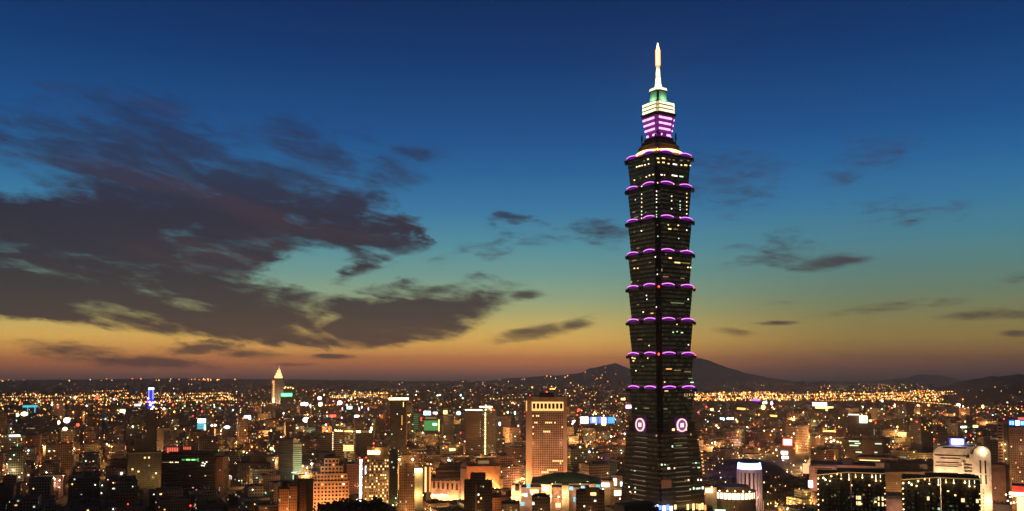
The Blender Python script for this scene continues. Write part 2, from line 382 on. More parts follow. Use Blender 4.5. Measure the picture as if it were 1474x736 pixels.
# arc-shaped eave light: a bowed panel with a bright tube along its top
def arc_panel(half, bulge, rise, z0, th, y0, depth=.7, taper=.65):
    b = MB(); n = 14
    def pt(k, dy, top):
        s = -1 + 2 * k / n; q = 1 - s * s
        z = z0 + th if top else z0 + th * taper * (1 - q)
        return (half * s, -(y0 + bulge * q + dy), z + rise * q)
    for k in range(n):
        for (a_, b_), (c_, d_) in zip(((0, 0), (depth, 0), (depth, 1), (0, 1)), ((depth, 0), (depth, 1), (0, 1), (0, 0))):
            b.poly([pt(k, a_, b_), pt(k + 1, a_, b_), pt(k + 1, c_, d_), pt(k, c_, d_)])
    return b
tops = [tz(v) for v in (559, 511.5, 463.5, 415.5, 367.5, 320.5, 273.5, 230)]
b0 = tz(606)
panel_me = tube_me = None
SEGS = []
for i, zt in enumerate(tops):
    zb = b0 if i == 0 else tops[i - 1]
    a0, a1 = 21.4, 23.7
    md = MB(); ring0, ring1 = notched(a0), notched(a1)
    u = 0.0
    for k in range(12):
        rec = k % 3 != 0
        u = md.wall(ring0[k], ring0[(k + 1) % 12], zb, zt, 1 if rec else 0, u + 3.1, ring1[k], ring1[(k + 1) % 12])
    md.poly([(*p, zt) for p in ring1], 2)
    seg = md.build('segment', [t_glass, t_recess, t_metal], tower)
    SEGS.append((seg, (a0, a1, zb, zt)))
    sp = MB()
    for k in range(1, 8):
        f = k / 8; a = a0 + (a1 - a0) * f + .22; z = zb + (zt - zb) * f
        sp.prism(notched(a), z - .35, z + .35, 0, 0, 0)
    sp.build('spandrel', t_band, seg)
    ev = MB(); ev.prism(notched(a1 + .1), zt - 2.2, zt - .2, 0, 0, 0, ring1=notched(a1 + 1.1))
    ev.build('eave', t_metal, seg)
    if panel_me is None:
        o = arc_panel(7.9, .55, 1.2, -1.1, 2.5, a1 + .55).build('washed_panel', t_purple); panel_me = o.data; bpy.data.objects.remove(o)  # the tube's wash on the panel is put in as its own glow
        o = arc_panel(7.8, .6, 1.2, 1.42, .8, a1 + .65, .6, 0).build('light_tube', t_tube); tube_me = o.data; bpy.data.objects.remove(o)
    for f in range(4):
        for sgn in (-1, 1):
            # slightly splayed so that the ends wrap towards the corner
            off = 12.0 * sgn; ca, sa = math.cos(f * math.pi / 2), math.sin(f * math.pi / 2)
            pos = (off * ca, off * sa, zt - .6)
            link('washed_panel', panel_me, seg, pos, (0, 0, f * math.pi / 2)); link('light_tube', tube_me, seg, pos, (0, 0, f * math.pi / 2))
        # scroll ornament in the middle of each face
        q = MB(); q.cyl(0, 0, 1.5, -1, .6, 10); q.cyl(0, 0, .8, .6, 1.5, 10)
        ca, sa = math.cos(f * math.pi / 2), math.sin(f * math.pi / 2); y = -(a1 + 1.4)
        q.build('ornament', t_metal, seg, (-y * sa, y * ca, zt - 1.6), (R(90), 0, f * math.pi / 2))
        for sgn in (-1, 1):
            q = MB(); q.box(-.9, .9, -1.0, 1.0, -3.2, -.6)
            x = sgn * (a1 - 3.2); q.build('corner_bracket', t_metal, seg, (x * ca - y * sa, x * sa + y * ca, zt), (0, 0, f * math.pi / 2))
# red aircraft beacons
def beacon(u, v, i, side, r, inset=0.0):
    seg, g = SEGS[i]; p = hit(u, v, side, *g, inset)
    q = MB(); q.ball(0, 0, 0, r); q.build('beacon', e_red, seg, p + Vector((-2, -2, 0)))
beacon(948.5, 413, 3, 'y', 1.3); beacon(948.5, 510, 1, 'y', 1.4); beacon(999, 415, 3, 'y', 1.0); beacon(1001, 511.5, 1, 'y', 1.0)
# lit rooms: (segment, face, photo position, width in photo px, material)
W = w_white; G = w_green; D = w_dim; A = w_warm; GD = w_gdim
def zz(ox, oy, k, lst):
    for i, side, x, y, w, m in lst:
        seg, g = SEGS[i]; cor = side == 'c'
        wm = max(.8, w / k / 1.45 * (1.0 if side == 'y' else 1.15))
        try: glint(seg, ox + x / k, oy + y / k, 'y' if cor else side, g, 0.8 if cor else wm, 1.0, m, 4.0 if cor else 0.0)
        except Exception: pass
zz(895, 195, 8.18, [(7, 'x', 178, 372, 14, W), (7, 'x', 210, 362, 30, A), (7, 'x', 240, 356, 16, A), (7, 'x', 275, 348, 14, W), (7, 'x', 318, 336, 14, A), (7, 'x', 265, 300, 16, GD), (7, 'x', 310, 282, 22, A),
    (7, 'y', 432, 318, 24, A), (7, 'y', 490, 320, 30, A), (7, 'y', 550, 334, 20, A), (7, 'y', 625, 342, 60, W), (7, 'y', 700, 350, 20, A), (7, 'y', 752, 352, 40, A), (7, 'y', 806, 356, 16, A),
    (7, 'y', 425, 272, 30, A), (7, 'y', 490, 270, 44, A), (7, 'y', 560, 282, 26, D), (7, 'y', 610, 290, 30, D), (7, 'y', 700, 296, 40, GD), (7, 'y', 780, 300, 30, D),
    (7, 'x', 150, 528, 16, A), (7, 'x', 222, 505, 12, D), (7, 'x', 290, 490, 14, A), (7, 'x', 328, 472, 14, W), (7, 'x', 372, 462, 16, A),
    (7, 'y', 468, 465, 26, W), (7, 'y', 502, 468, 12, A), (7, 'y', 620, 475, 80, W), (7, 'y', 700, 485, 56, G), (7, 'y', 608, 575, 12, W), (7, 'y', 755, 590, 12, W), (7, 'x', 236, 602, 12, W), (7, 'c', 422, 560, 12, W)])
zz(860, 220, 4.09, [(6, 'x', 261, y, 4, W if y % 2 else A) for y in (245, 270, 293, 320, 345, 365, 386)] + [(6, 'x', 224, 277, 4, G), (6, 'x', 215, 350, 20, GD), (6, 'x', 230, 380, 28, GD), (6, 'x', 285, 350, 8, GD)] +
   [(6, 'y', 436, y, 4, W) for y in (257, 283, 330, 381)] + [(6, 'y', 486, y, 4, G) for y in (286, 308, 322, 336, 381)] + [(6, 'y', 525, y, 4, A if y % 2 else W) for y in (241, 265, 290, 313, 335, 360, 386)] +
   [(6, 'c', 347, y, 4, W if y < 300 else G) for y in (227, 250, 272, 291, 322, 346, 365, 378)] +
   [(5, 'x', 260, 460, 6, W), (5, 'x', 215, 468, 4, GD), (5, 'x', 240, 562, 18, D), (5, 'x', 218, 518, 4, D), (5, 'y', 416, 425, 5, A), (5, 'y', 475, 428, 8, A), (5, 'y', 425, 449, 20, A), (5, 'y', 460, 451, 30, D), (5, 'y', 525, 456, 4, W),
    (5, 'y', 478, 505, 5, G), (5, 'y', 527, 575, 5, W), (5, 'c', 355, 492, 6, G), (5, 'c', 352, 426, 4, D), (4, 'x', 217, 635, 34, D), (4, 'x', 218, 681, 8, A), (4, 'x', 238, 680, 7, A), (4, 'x', 310, 646, 12, D), (4, 'c', 340, 614, 4, W), (4, 'y', 428, 620, 20, A),
    (4, 'y', 470, 647, 40, A), (4, 'y', 520, 650, 66, D), (4, 'y', 532, 675, 10, A), (4, 'y', 548, 676, 8, A), (4, 'c', 352, 716, 4, W), (4, 'c', 352, 690, 4, GD)])
zz(860, 390, 4.09, [(4, 'x', 240, 58, 5, D), (4, 'y', 400, 35, 40, D), (4, 'y', 500, 45, 30, D), (3, 'x', 290, 145, 5, W), (3, 'x', 292, 168, 5, W), (3, 'x', 270, 243, 6, W), (3, 'x', 240, 200, 16, D), (3, 'x', 322, 250, 18, w_orange), (3, 'y', 470, 190, 96, GD), (3, 'y', 534, 168, 6, W),
    (3, 'c', 346, 214, 4, W), (2, 'c', 369, 383, 5, W), (2, 'x', 252, 404, 34, D), (2, 'x', 305, 440, 5, A), (2, 'y', 445, 362, 8, G), (2, 'y', 468, 358, 6, G), (2, 'y', 497, 364, 14, G), (2, 'y', 535, 436, 5, W), (2, 'y', 467, 316, 4, A),
    (1, 'x', 207, 512, 10, A), (1, 'x', 220, 516, 10, A), (1, 'x', 213, 530, 10, A), (1, 'x', 227, 588, 5, W), (1, 'x', 268, 562, 14, GD), (1, 'x', 297, 515, 5, A), (1, 'y', 420, 578, 40, w_orange), (1, 'y', 470, 586, 50, D), (1, 'y', 530, 594, 50, D),
    (1, 'y', 548, 634, 32, GD), (1, 'y', 556, 657, 24, G), (1, 'y', 395, 655, 6, A), (0, 'y', 405, 706, 26, A), (0, 'y', 460, 702, 5, W), (0, 'y', 550, 702, 5, W)])
zz(860, 556, 4.09, [(0, 'x', 228, 132, 10, G), (0, 'x', 290, 130, 34, GD), (0, 'y', 400, 134, 26, GD), (0, 'y', 520, 60, 26, D), (0, 'y', 540, 72, 20, D)])
# belt with the four round medallions
belt = MB(); belt.prism(notched(24.2), b0 - 9.5, b0 - .3, 0, 0, 0, ring1=notched(24.4)); belt = belt.build('belt', mat('belt_stone', (.13, .085, .06), .6), tower)
for dz in (-9.6, -6.2, -1.2):
    q = MB(); q.prism(notched(24.75), b0 + dz, b0 + dz + .45, 0, 0, 0); q.build('ledge', t_ledge, belt)
def ringmesh(r0, r1, th):
    b = MB(); n = 40
    for k in range(n):
        a, c_ = 2 * math.pi * k / n, 2 * math.pi * (k + 1) / n
        pt = lambda r, an, y: (r * math.cos(an), y, r * math.sin(an))
        b.poly([pt(r0, a, -th), pt(r1, a, -th), pt(r1, c_, -th), pt(r0, c_, -th)])
        b.poly([pt(r1, a, -th), pt(r1, a, 0), pt(r1, c_, 0), pt(r1, c_, -th)])
        b.poly([pt(r0, a, 0), pt(r0, a, -th), pt(r0, c_, -th), pt(r0, c_, 0)])
    return b
coin_rim = ringmesh(5.2, 6.2, 1.3); coin_disc = ringmesh(0.01, 5.2, .7); coin_sq = MB(); coin_sq.box(-1.9, 1.9, -1.2, 0, -1.9, 1.9)
for f in range(4):
    ca, sa = math.cos(f * math.pi / 2), math.sin(f * math.pi / 2); y = -25.2; x = 2.0 if f % 2 == 0 else -1.5
    cn = MB(); cn.box(-7.5, 7.5, 0, 1.6, -7.2, 7.0)
    cn = cn.build('medallion', mat('violet_board', (.06, .02, .09), .6, (.12, .01, .2), .30), belt, (x * ca - y * sa, x * sa + y * ca, b0 - 3.0), (0, 0, f * math.pi / 2))
    # depth limit is three: rim, disc and square belong to the medallion's own mesh slots
    for bm_, m_ in ((coin_rim, glow('coin_rim', (1, .62, .52), 1.5)), (coin_disc, glow('coin_disc', (.40, .07, .34), .5)), (coin_sq, glow('coin_square', (1, .80, .92), 1.5))):
        me = cn.data; base_i = len(me.vertices)
    cn_b = MB(); cn_b.box(-7.5, 7.5, 0, 1.6, -7.2, 7.0, 0)
    for k, bb in enumerate((coin_rim, coin_disc, coin_sq)):
        i0 = len(cn_b.v); cn_b.v += bb.v; cn_b.f += [tuple(j + i0 for j in f_) for f_ in bb.f]; cn_b.m += [k + 1] * len(bb.f); cn_b.uv += bb.uv; cn_b.c += bb.c
    old = cn; cn = cn_b.build('medallion', [MATS['violet_board'], MATS['coin_rim'], MATS['coin_disc'], MATS['coin_square']], belt, old.location, old.rotation_euler); bpy.data.objects.remove(old)
# the tapering base
za = b0 - 9.5
ah = lambda z: 25.0 + (za - z) * .066
bs = MB(); r0, r1 = notched(ah(0), 2.6), notched(25.0, 2.6); u = 0
for k in range(12): u = bs.wall(r0[k], r0[(k + 1) % 12], 0, za, 0, u + 2.3, r1[k], r1[(k + 1) % 12])
bs.poly([(*p, za) for p in r1], 1)
base = bs.build('base', [t_base, t_recess], tower)
BSEG = (ah(0), 25.0, 0, za)
for f in range(4):
    for k in range(18):
        z = za - 5.5 - 4.45 * k
        if k == 5: continue
        y = -(ah(z) + .35); ca, sa = math.cos(f * math.pi / 2), math.sin(f * math.pi / 2)
        q = link('ledge', unit(t_line, 'ledge'), base, (-y * sa, y * ca, z), (0, 0, f * math.pi / 2), (16.5 + .12 * k, .7, .42))
for z in (za - 27, za - 72):
    q = MB(); q.prism(notched(ah(z) + .5), z, z + .5, 0, 0, 0); q.build('ledge', t_ledge, base)
q = MB(); q.prism(notched(ah(za - 14) + .2), za - 14.4, za - 14, 0, 0, 0); q.build('ledge', t_metal, base)
def bz(lst):
    for side, x, y, w, h, m in lst:
        glint(base, 895 + x / 4.877, 585 + y / 4.877, side, BSEG, max(.9, w / 4.877 / 1.45 * 1.05), h, m)
bz([('x', 70, 448, 16, 1, GD), ('x', 92, 452, 14, 1, G), ('x', 52, 566, 9, 1.2, W), ('x', 95, 573, 9, 1.2, G), ('x', 60, 600, 9, 1.2, A), ('x', 95, 603, 9, 1.2, W), ('x', 42, 690, 12, 1.6, A), ('x', 10, 715, 12, 2, A),
    ('y', 280, 410, 8, 1.3, W), ('y', 303, 410, 10, 1, G), ('y', 322, 412, 10, 1, GD), ('y', 328, 436, 16, 1.5, W), ('y', 369, 435, 8, 1.2, A), ('y', 500, 400, 16, 1, GD), ('y', 520, 398, 16, 1, G), ('y', 542, 398, 14, 1, GD),
    ('y', 505, 430, 20, 1, GD), ('y', 540, 430, 20, 1, G), ('y', 448, 520, 10, 1.2, D), ('y', 468, 518, 10, 1.4, A), ('y', 536, 517, 8, 1.6, W), ('y', 556, 517, 8, 1.6, W), ('y', 480, 583, 8, 1.4, G), ('y', 504, 576, 8, 2, W), ('y', 535, 577, 36, 1.4, G), ('y', 568, 573, 14, 2.2, W),
    ('y', 313, 545, 80, 7.5, glow('brown_screen', (.42, .13, .035), .25)), ('y', 355, 282, 8, 2, G), ('y', 400, 276, 50, 1, GD), ('y', 362, 164, 18, 2, A), ('y', 392, 158, 14, 2.4, A), ('y', 425, 164, 18, 2.2, A), ('y', 450, 162, 12, 2, A)])
for k in range(7):
    glint(base, 1009.5 + k * .55, 650 + k * 5.2, 'y', BSEG, 1.6, 1.3, w_orange, -.2, 'edge_lamp')
# shop podium at the foot: blue screens and warm shopfronts
pd = MB(); pd.prism(notched(36, 5), 0, tz(727), 0, 0, 0, ring1=notched(35.5, 5)); pod = pd.build('podium', mat('podium_stone', (.14, .11, .08), .6), tower)
PSEG = (36, 35.5, 0, tz(727))
for (u, v, w, h, m) in ((945, 731, 3.5, 5, e_bwh), (950, 731, 3, 4, e_blu), (955.5, 732, 3.5, 4.5, e_bwh), (961, 731, 3.5, 5, e_blu), (966, 732, 3, 4, e_bwh), (972, 730, 2.4, 4, w_warm), (990, 730, 2.2, 5, w_warm), (994, 729, 2, 4, w_dim), (998, 730, 2.4, 6, w_warm), (1003, 729, 2, 5, w_orange), (1007, 730, 2.4, 5.5, w_warm), (1011, 729, 2, 6, w_warm), (1015, 731, 2.2, 5, w_orange)):
    glint(pod, u, v, 'y', PSEG, w, h, m, 0, 'shopfront')
# ---- upper works
zr = tops[-1]
def tier(name, a0, a1, z0, z1, m, n=3.0, par=tower):
    q = MB(); q.prism(notched(a0, n), z0, z1, 0, 0, 0, ring1=notched(a1, n)); return q.build(name, m, par)
roof = tier('roof_deck', 23.0, 19.5, zr, zr + 1.2, t_metal)
def arcs(par, half, y0, z, m, name, bulge=2.6, rise=1.2, th=2.4):
    for f in range(4): arc_panel(half, bulge, rise, 0, th, y0).build(name, m, par, (0, 0, z), (0, 0, f * math.pi / 2))
arcs(roof, 14.6, 16.6, zr + 2.6, glow('roof_flood', (1, .56, .18), 4), 'flood_strip', 2.6, 1.2, 2.6)
for f in range(4):
    an = f * math.pi / 2 + math.pi / 4; q = MB(); q.ball(0, 0, 0, 1.5); q.build('corner_lamp', MATS['roof_flood'], roof, (19.5 * math.cos(an) * 1.12, 19.5 * math.sin(an) * 1.12, zr + 5))
st = tier('stepped_crown', 16.6, 15.2, zr + 1.2, tz(212), mat('crown_brown', (.17, .10, .055), .6))
tier('crown_tier', 13.9, 12.8, tz(212), tz(206), MATS['crown_brown'], 2.6, st); tier('crown_tier', 11.6, 11.0, tz(206), tz(201), t_metal, 2.4, st)
tier('cornice', 15.4, 15.4, tz(212) - .8, tz(212), t_ledge, 3.0, st); tier('cornice', 12.9, 12.9, tz(206) - .6, tz(206), t_ledge, 2.6, st)
for f in range(4):
    light(st, (20 * math.cos(f * math.pi / 2), 20 * math.sin(f * math.pi / 2), zr + 5), 2200, (1, .55, .2), .8)
for sx_, sy_ in ((-1, 1), (1, -1), (1, 1), (-1, -1)):
    for dx, dz in ((0, 9), (1.6, 6), (-1.6, 7)):
        q = MB(); q.cyl(0, 0, .35, 0, dz, 6); q.cyl(0, 0, .9, dz - 3.4, dz - 1.2, 8); q.build('antenna', black_m, st, (sx_ * (11.6 + dx), sy_ * (11.6 - dx), tz(206)))
bell = tier('lantern', 9.0, 11.8, tz(201), tz(170.5), t_violet, 2.2)  # body's faint glow stands in for the stripes' light on violet metal
bh = tz(170.5) - tz(201)
for k, fz in enumerate((.07, .33, .58, .83)):
    a = 9.0 + 2.8 * (fz + .06)
    for f in range(4):
        ca, sa = math.cos(f * math.pi / 2), math.sin(f * math.pi / 2); y = -(a + .25)
        for x, w in ((-a * .64, a * .42), (a * .12, a * .92)) if k else ((-a * .6, a * .3), (a * .45, a * .5)):
            link('light_strip', unit(t_stripe, 'light_strip'), bell, (x * ca - y * sa, x * sa + y * ca, tz(201) + bh * (fz + .05)), (0, 0, f * math.pi / 2), (w, .6, 1.75))
tier('flare', 12.2, 13.4, tz(170.5), tz(166.5), t_metal, 2.2, bell)
crown = tier('lit_crown', 11.0, 11.4, tz(166.5), tz(150), mat('crown_frame', (.35, .33, .25), .5), 2.4)
ch = tz(150) - tz(166.5)
for k in range(3):
    tier('lamp_row', 11.7 - .12 * (k == 2), 12.0 - .25 * (k == 2), tz(166.5) + ch * (.06 + .325 * k), tz(166.5) + ch * (.27 + .325 * k), MATS['crown_back'], 2.4, crown)
    for f in range(4):
        for j in range(9):
            ca, sa = math.cos(f * math.pi / 2), math.sin(f * math.pi / 2); x = -8.6 + 2.15 * j; y = -12.2
            link('crown_lamp', unit(t_crown, 'crown_lamp'), crown, (x * ca - y * sa, x * sa + y * ca, tz(166.5) + ch * (.165 + .325 * k)), (0, 0, f * math.pi / 2), (1.55, .7, ch * .17))
for f in range(4):
    for k in range(9):
        ca, sa = math.cos(f * math.pi / 2), math.sin(f * math.pi / 2); x = -8.4 + 2.1 * k; y = -11.9
        link('rib', unit(MATS['crown_frame'], 'rib'), crown, (x * ca - y * sa, x * sa + y * ca, tz(158.2)), (0, 0, f * math.pi / 2), (.35, .7, ch * .9))
gm = mat('verdigris', (.30, .46, .34), .5)
pin = tier('pinnacle', 7.0, 6.0, tz(150), tz(133.5), gm, 1.6)
tier('pinnacle_step', 8.6, 7.6, tz(150), tz(147), gm, 1.8, pin); tier('collar', 6.9, 7.3, tz(133.5), tz(132.3), black_m, 1.8, pin); tier('lamp_ring', 7.2, 6.6, tz(132.3), tz(128.5), glow('ring_lamp', (.85, 1, .6), 1.5), 1.8, pin)
for f in range(4):
    light(pin, (11 * math.cos(f * math.pi / 2), 11 * math.sin(f * math.pi / 2), tz(146)), 2600, (.6, 1, .62), .6)
    light(pin, (7 * math.cos(f * math.pi / 2 + .8), 7 * math.sin(f * math.pi / 2 + .8), tz(126)), 2600, (1, .86, .55), .6)
    light(pin, (6 * math.cos(f * math.pi / 2 + .8), 6 * math.sin(f * math.pi / 2 + .8), tz(116)), 2600, (1, .86, .55), .5); light(pin, (5 * math.cos(f * math.pi / 2 + .8), 5 * math.sin(f * math.pi / 2 + .8), tz(104)), 2200, (1, .84, .5), .5)
sp = MB(); sp.cyl(0, 0, 3.9, tz(128.5), tz(116), 16, r1=2.7); sp.cyl(0, 0, 2.7, tz(116), tz(96), 16, r1=1.7); sp = sp.build('spire', mat('white_spire', (.8, .78, .7), .5), tower)
q = MB(); q.cyl(0, 0, 1.6, tz(96), tz(70), 14, r1=1.5); q.cyl(0, 0, 1.5, tz(70), tz(62), 14, r1=.25); q.build('lamp_mast', glow('mast_lamp', (1, .66, .26), 6), sp)
for k in range(8):
    q = MB(); q.cyl(2.05 * math.cos(k * math.pi / 4), 2.05 * math.sin(k * math.pi / 4), .38, tz(95), tz(72), 6); q.build('glow_bar', glow('orange_rim_glow', (1, .30, .04), 3), sp)  # bars added to imitate the orange glow round the mast
q = MB(); q.cyl(0, 0, 2.7, tz(96) - .4, tz(96) + .5, 14); q.build('collar', steel, sp)
for v in (104, 112, 120):
    q = MB(); q.cyl(0, 0, 1.7 + (v - 96) * .062 + .25, tz(v) - .3, tz(v) + .3, 14); q.build('collar', steel, sp)

# ------------------------------------------------------------------ ground, hills, haze
gm_ = bpy.data.materials.new('ground'); gm_.use_nodes = True
t = gm_.node_tree; bsdf = t.nodes['Principled BSDF']; bsdf.inputs['Roughness'].default_value = .9
nz = t.nodes.new('ShaderNodeTexNoise'); nz.inputs['Scale'].default_value = .01; nz.inputs['Detail'].default_value = 8
tcg = t.nodes.new('ShaderNodeTexCoord'); t.links.new(tcg.outputs['Object'], nz.inputs['Vector'])
rp = t.nodes.new('ShaderNodeValToRGB'); rp.color_ramp.elements[0].color = (.03, .03, .03, 1); rp.color_ramp.elements[1].color = (.07, .065, .055, 1)
t.links.new(nz.outputs['Fac'], rp.inputs[0]); t.links.new(rp.outputs[0], bsdf.inputs['Base Color'])
b = MB(); b.poly([(-29500, -2800, 0), (29500, -2800, 0), (29500, 22300, 0), (-29500, 22300, 0)]); tag(b.build('ground', gm_), kind='structure')
forest = mat('forest', (.045, .055, .03), .95, var=.5, vs=.01)
def lerp_prof(prof, u):
    for (a, va), (b_, vb) in zip(prof, prof[1:]):
        if a <= u <= b_:
            k = (u - a) / (b_ - a); k = k * k * (3 - 2 * k); return va + (vb - va) * k
    return prof[0][1] if u < prof[0][0] else prof[-1][1]
def hill(name, prof, Y, depth, seed, rough=1.0, step=4):
    rng = random.Random(seed); ph = [rng.uniform(0, 6.28) for _ in range(12)]
    us = list(np.arange(prof[0][0], prof[-1][0] + .1, step)); n = 9; vs, fs = [], []
    for i, u in enumerate(us):
        x, z = P(u, lerp_prof(prof, u), Y)
        z = max(z, 1) * (1 + rng.uniform(-.012, .012)) + 4 * math.sin(u * .31 + ph[1]) * rough
        for j in range(n):
            k = -1 + 2 * j / (n - 1); s = math.cos(k * math.pi / 2) ** 1.3 if abs(k) < 1 else 0
            w = sum(math.sin(u * (.03 + .037 * q) + ph[q] + j * .8 * q) for q in range(6)) * z * .018 * rough
            vs.append((x * (1 + k * depth / Y * .3), Y + k * depth, max(-2, z * s + (w if 0 < j < n - 1 else 0)) if abs(k) < 1 else -2))
    for i in range(len(us) - 1):
        for j in range(n - 1):
            a = i * n + j; fs.append((a, a + n, a + n + 1, a + 1))
    me = bpy.data.meshes.new(name); me.from_pydata(vs, [], fs); me.materials.append(forest)
    for p_ in me.polygons: p_.use_smooth = True
    return tag(link(name, me), kind='structure')
hill('plateau', [(-420, 545), (-100, 546), (0, 547), (120, 546.5), (260, 545), (380, 546), (480, 547), (600, 549), (700, 551), (820, 556), (900, 560)], 15000, 2600, 4, .3)
hill('mountain', [(640, 558), (690, 549), (740, 544), (800, 541), (830, 538), (850, 531), (870, 525.5), (885, 523), (897, 527), (905, 531), (930, 528), (965, 519), (1000, 515), (1012, 516), (1030, 524), (1050, 531), (1075, 538), (1105, 544), (1140, 550), (1180, 556), (1230, 560)], 15500, 2200, 9, .7, 6)
hill('far_hill', [(1180, 557), (1250, 552), (1300, 545), (1330, 539), (1350, 540), (1370, 547), (1400, 553), (1440, 558)], 19000, 1500, 12, .5)
hill('ridge', [(1330, 566), (1370, 556), (1400, 547), (1430, 542), (1474, 539), (1560, 532), (1700, 530)], 7600, 900, 17, .6)
hill('near_hill', [(1320, 588), (1350, 577), (1372, 569), (1400, 561), (1440, 556), (1474, 551), (1540, 545), (1650, 540)], 5000, 500, 23, .8)
river = mat('river_water', (.02, .022, .025), .12, spec=.8)
b = MB(); b.poly([(1200, 8300, .3), (7500, 7700, .3), (7500, 8250, .3), (1200, 9000, .3)]); tag(b.build('river', river), kind='structure')
# evening air: one even box of haze round everything
if HAZE:
    hm = bpy.data.materials.new('haze'); hm.use_nodes = True; t = hm.node_tree; t.nodes.clear()
    pv = t.nodes.new('ShaderNodeVolumePrincipled'); pv.inputs['Color'].default_value = (1, .90, .86, 1); pv.inputs['Density'].default_value = HAZE; pv.inputs['Anisotropy'].default_value = .68
    ou = t.nodes.new('ShaderNodeOutputMaterial'); t.links.new(pv.outputs[0], ou.inputs['Volume'])
    b = MB(); b.box(-30000, 30000, -2900, 22500, -3, 560); tag(b.build('haze', hm), kind='stuff')

# ------------------------------------------------------------------ hero buildings
FOOT = []      # (x, y, radius) already taken
BOXES = []     # (u0, u1, visible bottom, distance): nothing nearer may hide these
class Hero:
    def __init__(s, name, label, cat, u0, u1, vt, Y, depth=None, vb=736, yaw=None, group=None):
        s.u0, s.u1, s.Y = u0, u1, Y
        s.uc = (u0 + u1) / 2; x, s.h = P(s.uc, vt, Y)
        b_ = (V0 - vt) / F; s.s = Y / (math.cos(PITCH) - math.sin(PITCH) * b_) / F
        s.w = (u1 - u0) * s.s; s.d = depth or s.w * .8
        s.yaw = -math.atan2(x, Y) if yaw is None else R(yaw)
        fx, fy = math.sin(s.yaw), -math.cos(s.yaw)
        cx, cy = x - fx * s.d / 2, Y - fy * s.d / 2
        s.root = empty(name, (cx, cy, 0), s.yaw, label, cat, group)
        FOOT.append((cx, cy, .62 * math.hypot(s.w, s.d))); BOXES.append((u0, u1, vb, Y)); s.n = {}
    def x(s, u): return (u - s.uc) * s.s
    def z(s, v): return P(s.uc, v, s.Y)[1]
    def block(s, name, u0, u1, vt, m, vb=None, y0=0.0, d=None, roof=None, parapet=1.2):
        """a body: front at y0 metres behind the main front"""
        q = MB(); d = d or s.d; za = 0 if vb is None else s.z(vb); zb = s.z(vt); f = -s.d / 2 + y0
        X0, X1 = s.x(u0), s.x(u1)
        q.box(X0, X1, f, f + d, za, zb, 0, 1, 1)
        if parapet:
            e = .35
            for a_ in ((X0, X1, f, f + e), (X0, X1, f + d - e, f + d), (X0, X0 + e, f + e, f + d - e), (X1 - e, X1, f + e, f + d - e)): q.box(*a_, zb + .003, zb + parapet, 0, 1, 1)
        return q.build(name, [m, roof or roof_m], s.root)
    def bar(s, name, u0, u1, v0, v1, m, proud=.5, y0=0.0, par=None, thick=None):
        """trim or lamp strip standing proud of the front"""
        X0, X1, z0, z1 = s.x(u0), s.x(u1), s.z(v1), s.z(v0); th = thick or proud
        return link(name, unit(m, name), par or s.root, ((X0 + X1) / 2, -s.d / 2 + y0 - proud + th / 2, (z0 + z1) / 2), (0, 0, 0), (abs(X1 - X0), th, abs(z1 - z0)))
    def side(s, name, right, f0, f1, v0, v1, m, proud=.4, u=None, par=None):
        """trim on a side wall, f0..f1 along the depth"""
        X = s.x(u if u is not None else (s.u1 if right else s.u0)); y0, y1 = -s.d / 2 + f0 * s.d, -s.d / 2 + f1 * s.d; z0, z1 = s.z(v1), s.z(v0)
        return link(name, unit(m, name), par or s.root, (X + (proud / 2 if right else -proud / 2), (y0 + y1) / 2, (z0 + z1) / 2), (0, 0, 0), (proud, y1 - y0, z1 - z0))
    def grid(s, u0, u1, v0, v1, nc, nr, fw, fh, pick, y0=0.0, skip=None, name='window', proud=.12):
        """window openings, each its own part up to a hundred, the rest one part"""
        X0, X1, z1, z0 = s.x(u0), s.x(u1), s.z(v0), s.z(v1); cw, rh = (X1 - X0) / nc, (z1 - z0) / nr; rest = MB(); rm = []
        for r_ in range(nr):
            for c_ in range(nc):
                if skip and skip(c_, r_): continue
                m = pick(c_, r_); cx, cz = X0 + (c_ + .5) * cw, z1 - (r_ + .5) * rh; w, h = cw * fw, rh * fh
                y = -s.d / 2 + y0
                if s.n.get(name, 0) < 100:
                    s.n[name] = s.n.get(name, 0) + 1
                    link(name, unit(m, name), s.root, (cx, y - proud / 2, cz), (0, 0, 0), (w, proud, h))
                else:
                    if m not in rm: rm.append(m)
                    k = rm.index(m); rest.box(cx - w / 2, cx + w / 2, y - proud, y + .02, cz - h / 2, cz + h / 2, k, k, k)
        if rest.f: tag(rest.build(name, rm, s.root), kind='stuff')
    def lamp(s, u, v, r, m, y0=-1.0, name='lamp', power=0, col=(1, .6, .25)):
        q = MB(); q.ball(0, 0, 0, r, 0); o = q.build(name, m, s.root, (s.x(u), -s.d / 2 + y0, s.z(v)))
        if power: light(o, (0, -r * 1.2, 0), power, col, r)
        return o
    def flood(s, u, v, out, power, col, name='floodlight', r=1.0):
        """a floodlight on the ground or a podium in front, aimed at the wall"""
        X, zz_ = s.x(u), s.z(v); y = -s.d / 2 - out
        q = MB(); q.box(-.6, .6, -.4, .4, -.5, .5); q.box(-.12, .12, -.12, .12, -1.6, -.5)
        o = q.build(name, black_m, s.root, (X, y, zz_)); light(o, (0, .9, .3), power, col, r)
    def tank(s, u, v, r=2.0, y0=8):
        q = MB(); q.cyl(0, 0, r, 0, r * 1.7, 12); q.cyl(0, 0, r * 1.03, r * 1.7, r * 1.9, 12, r1=r * .3); q.build('water_tank', steel, s.root, (s.x(u), -s.d / 2 + y0, s.z(v)))
rr = random.Random(5)
dk = mat('window_glass', (.012, .012, .014), .15, spec=.6)
brn_win = mat('window_brown', (.035, .022, .015), .25, spec=.5)
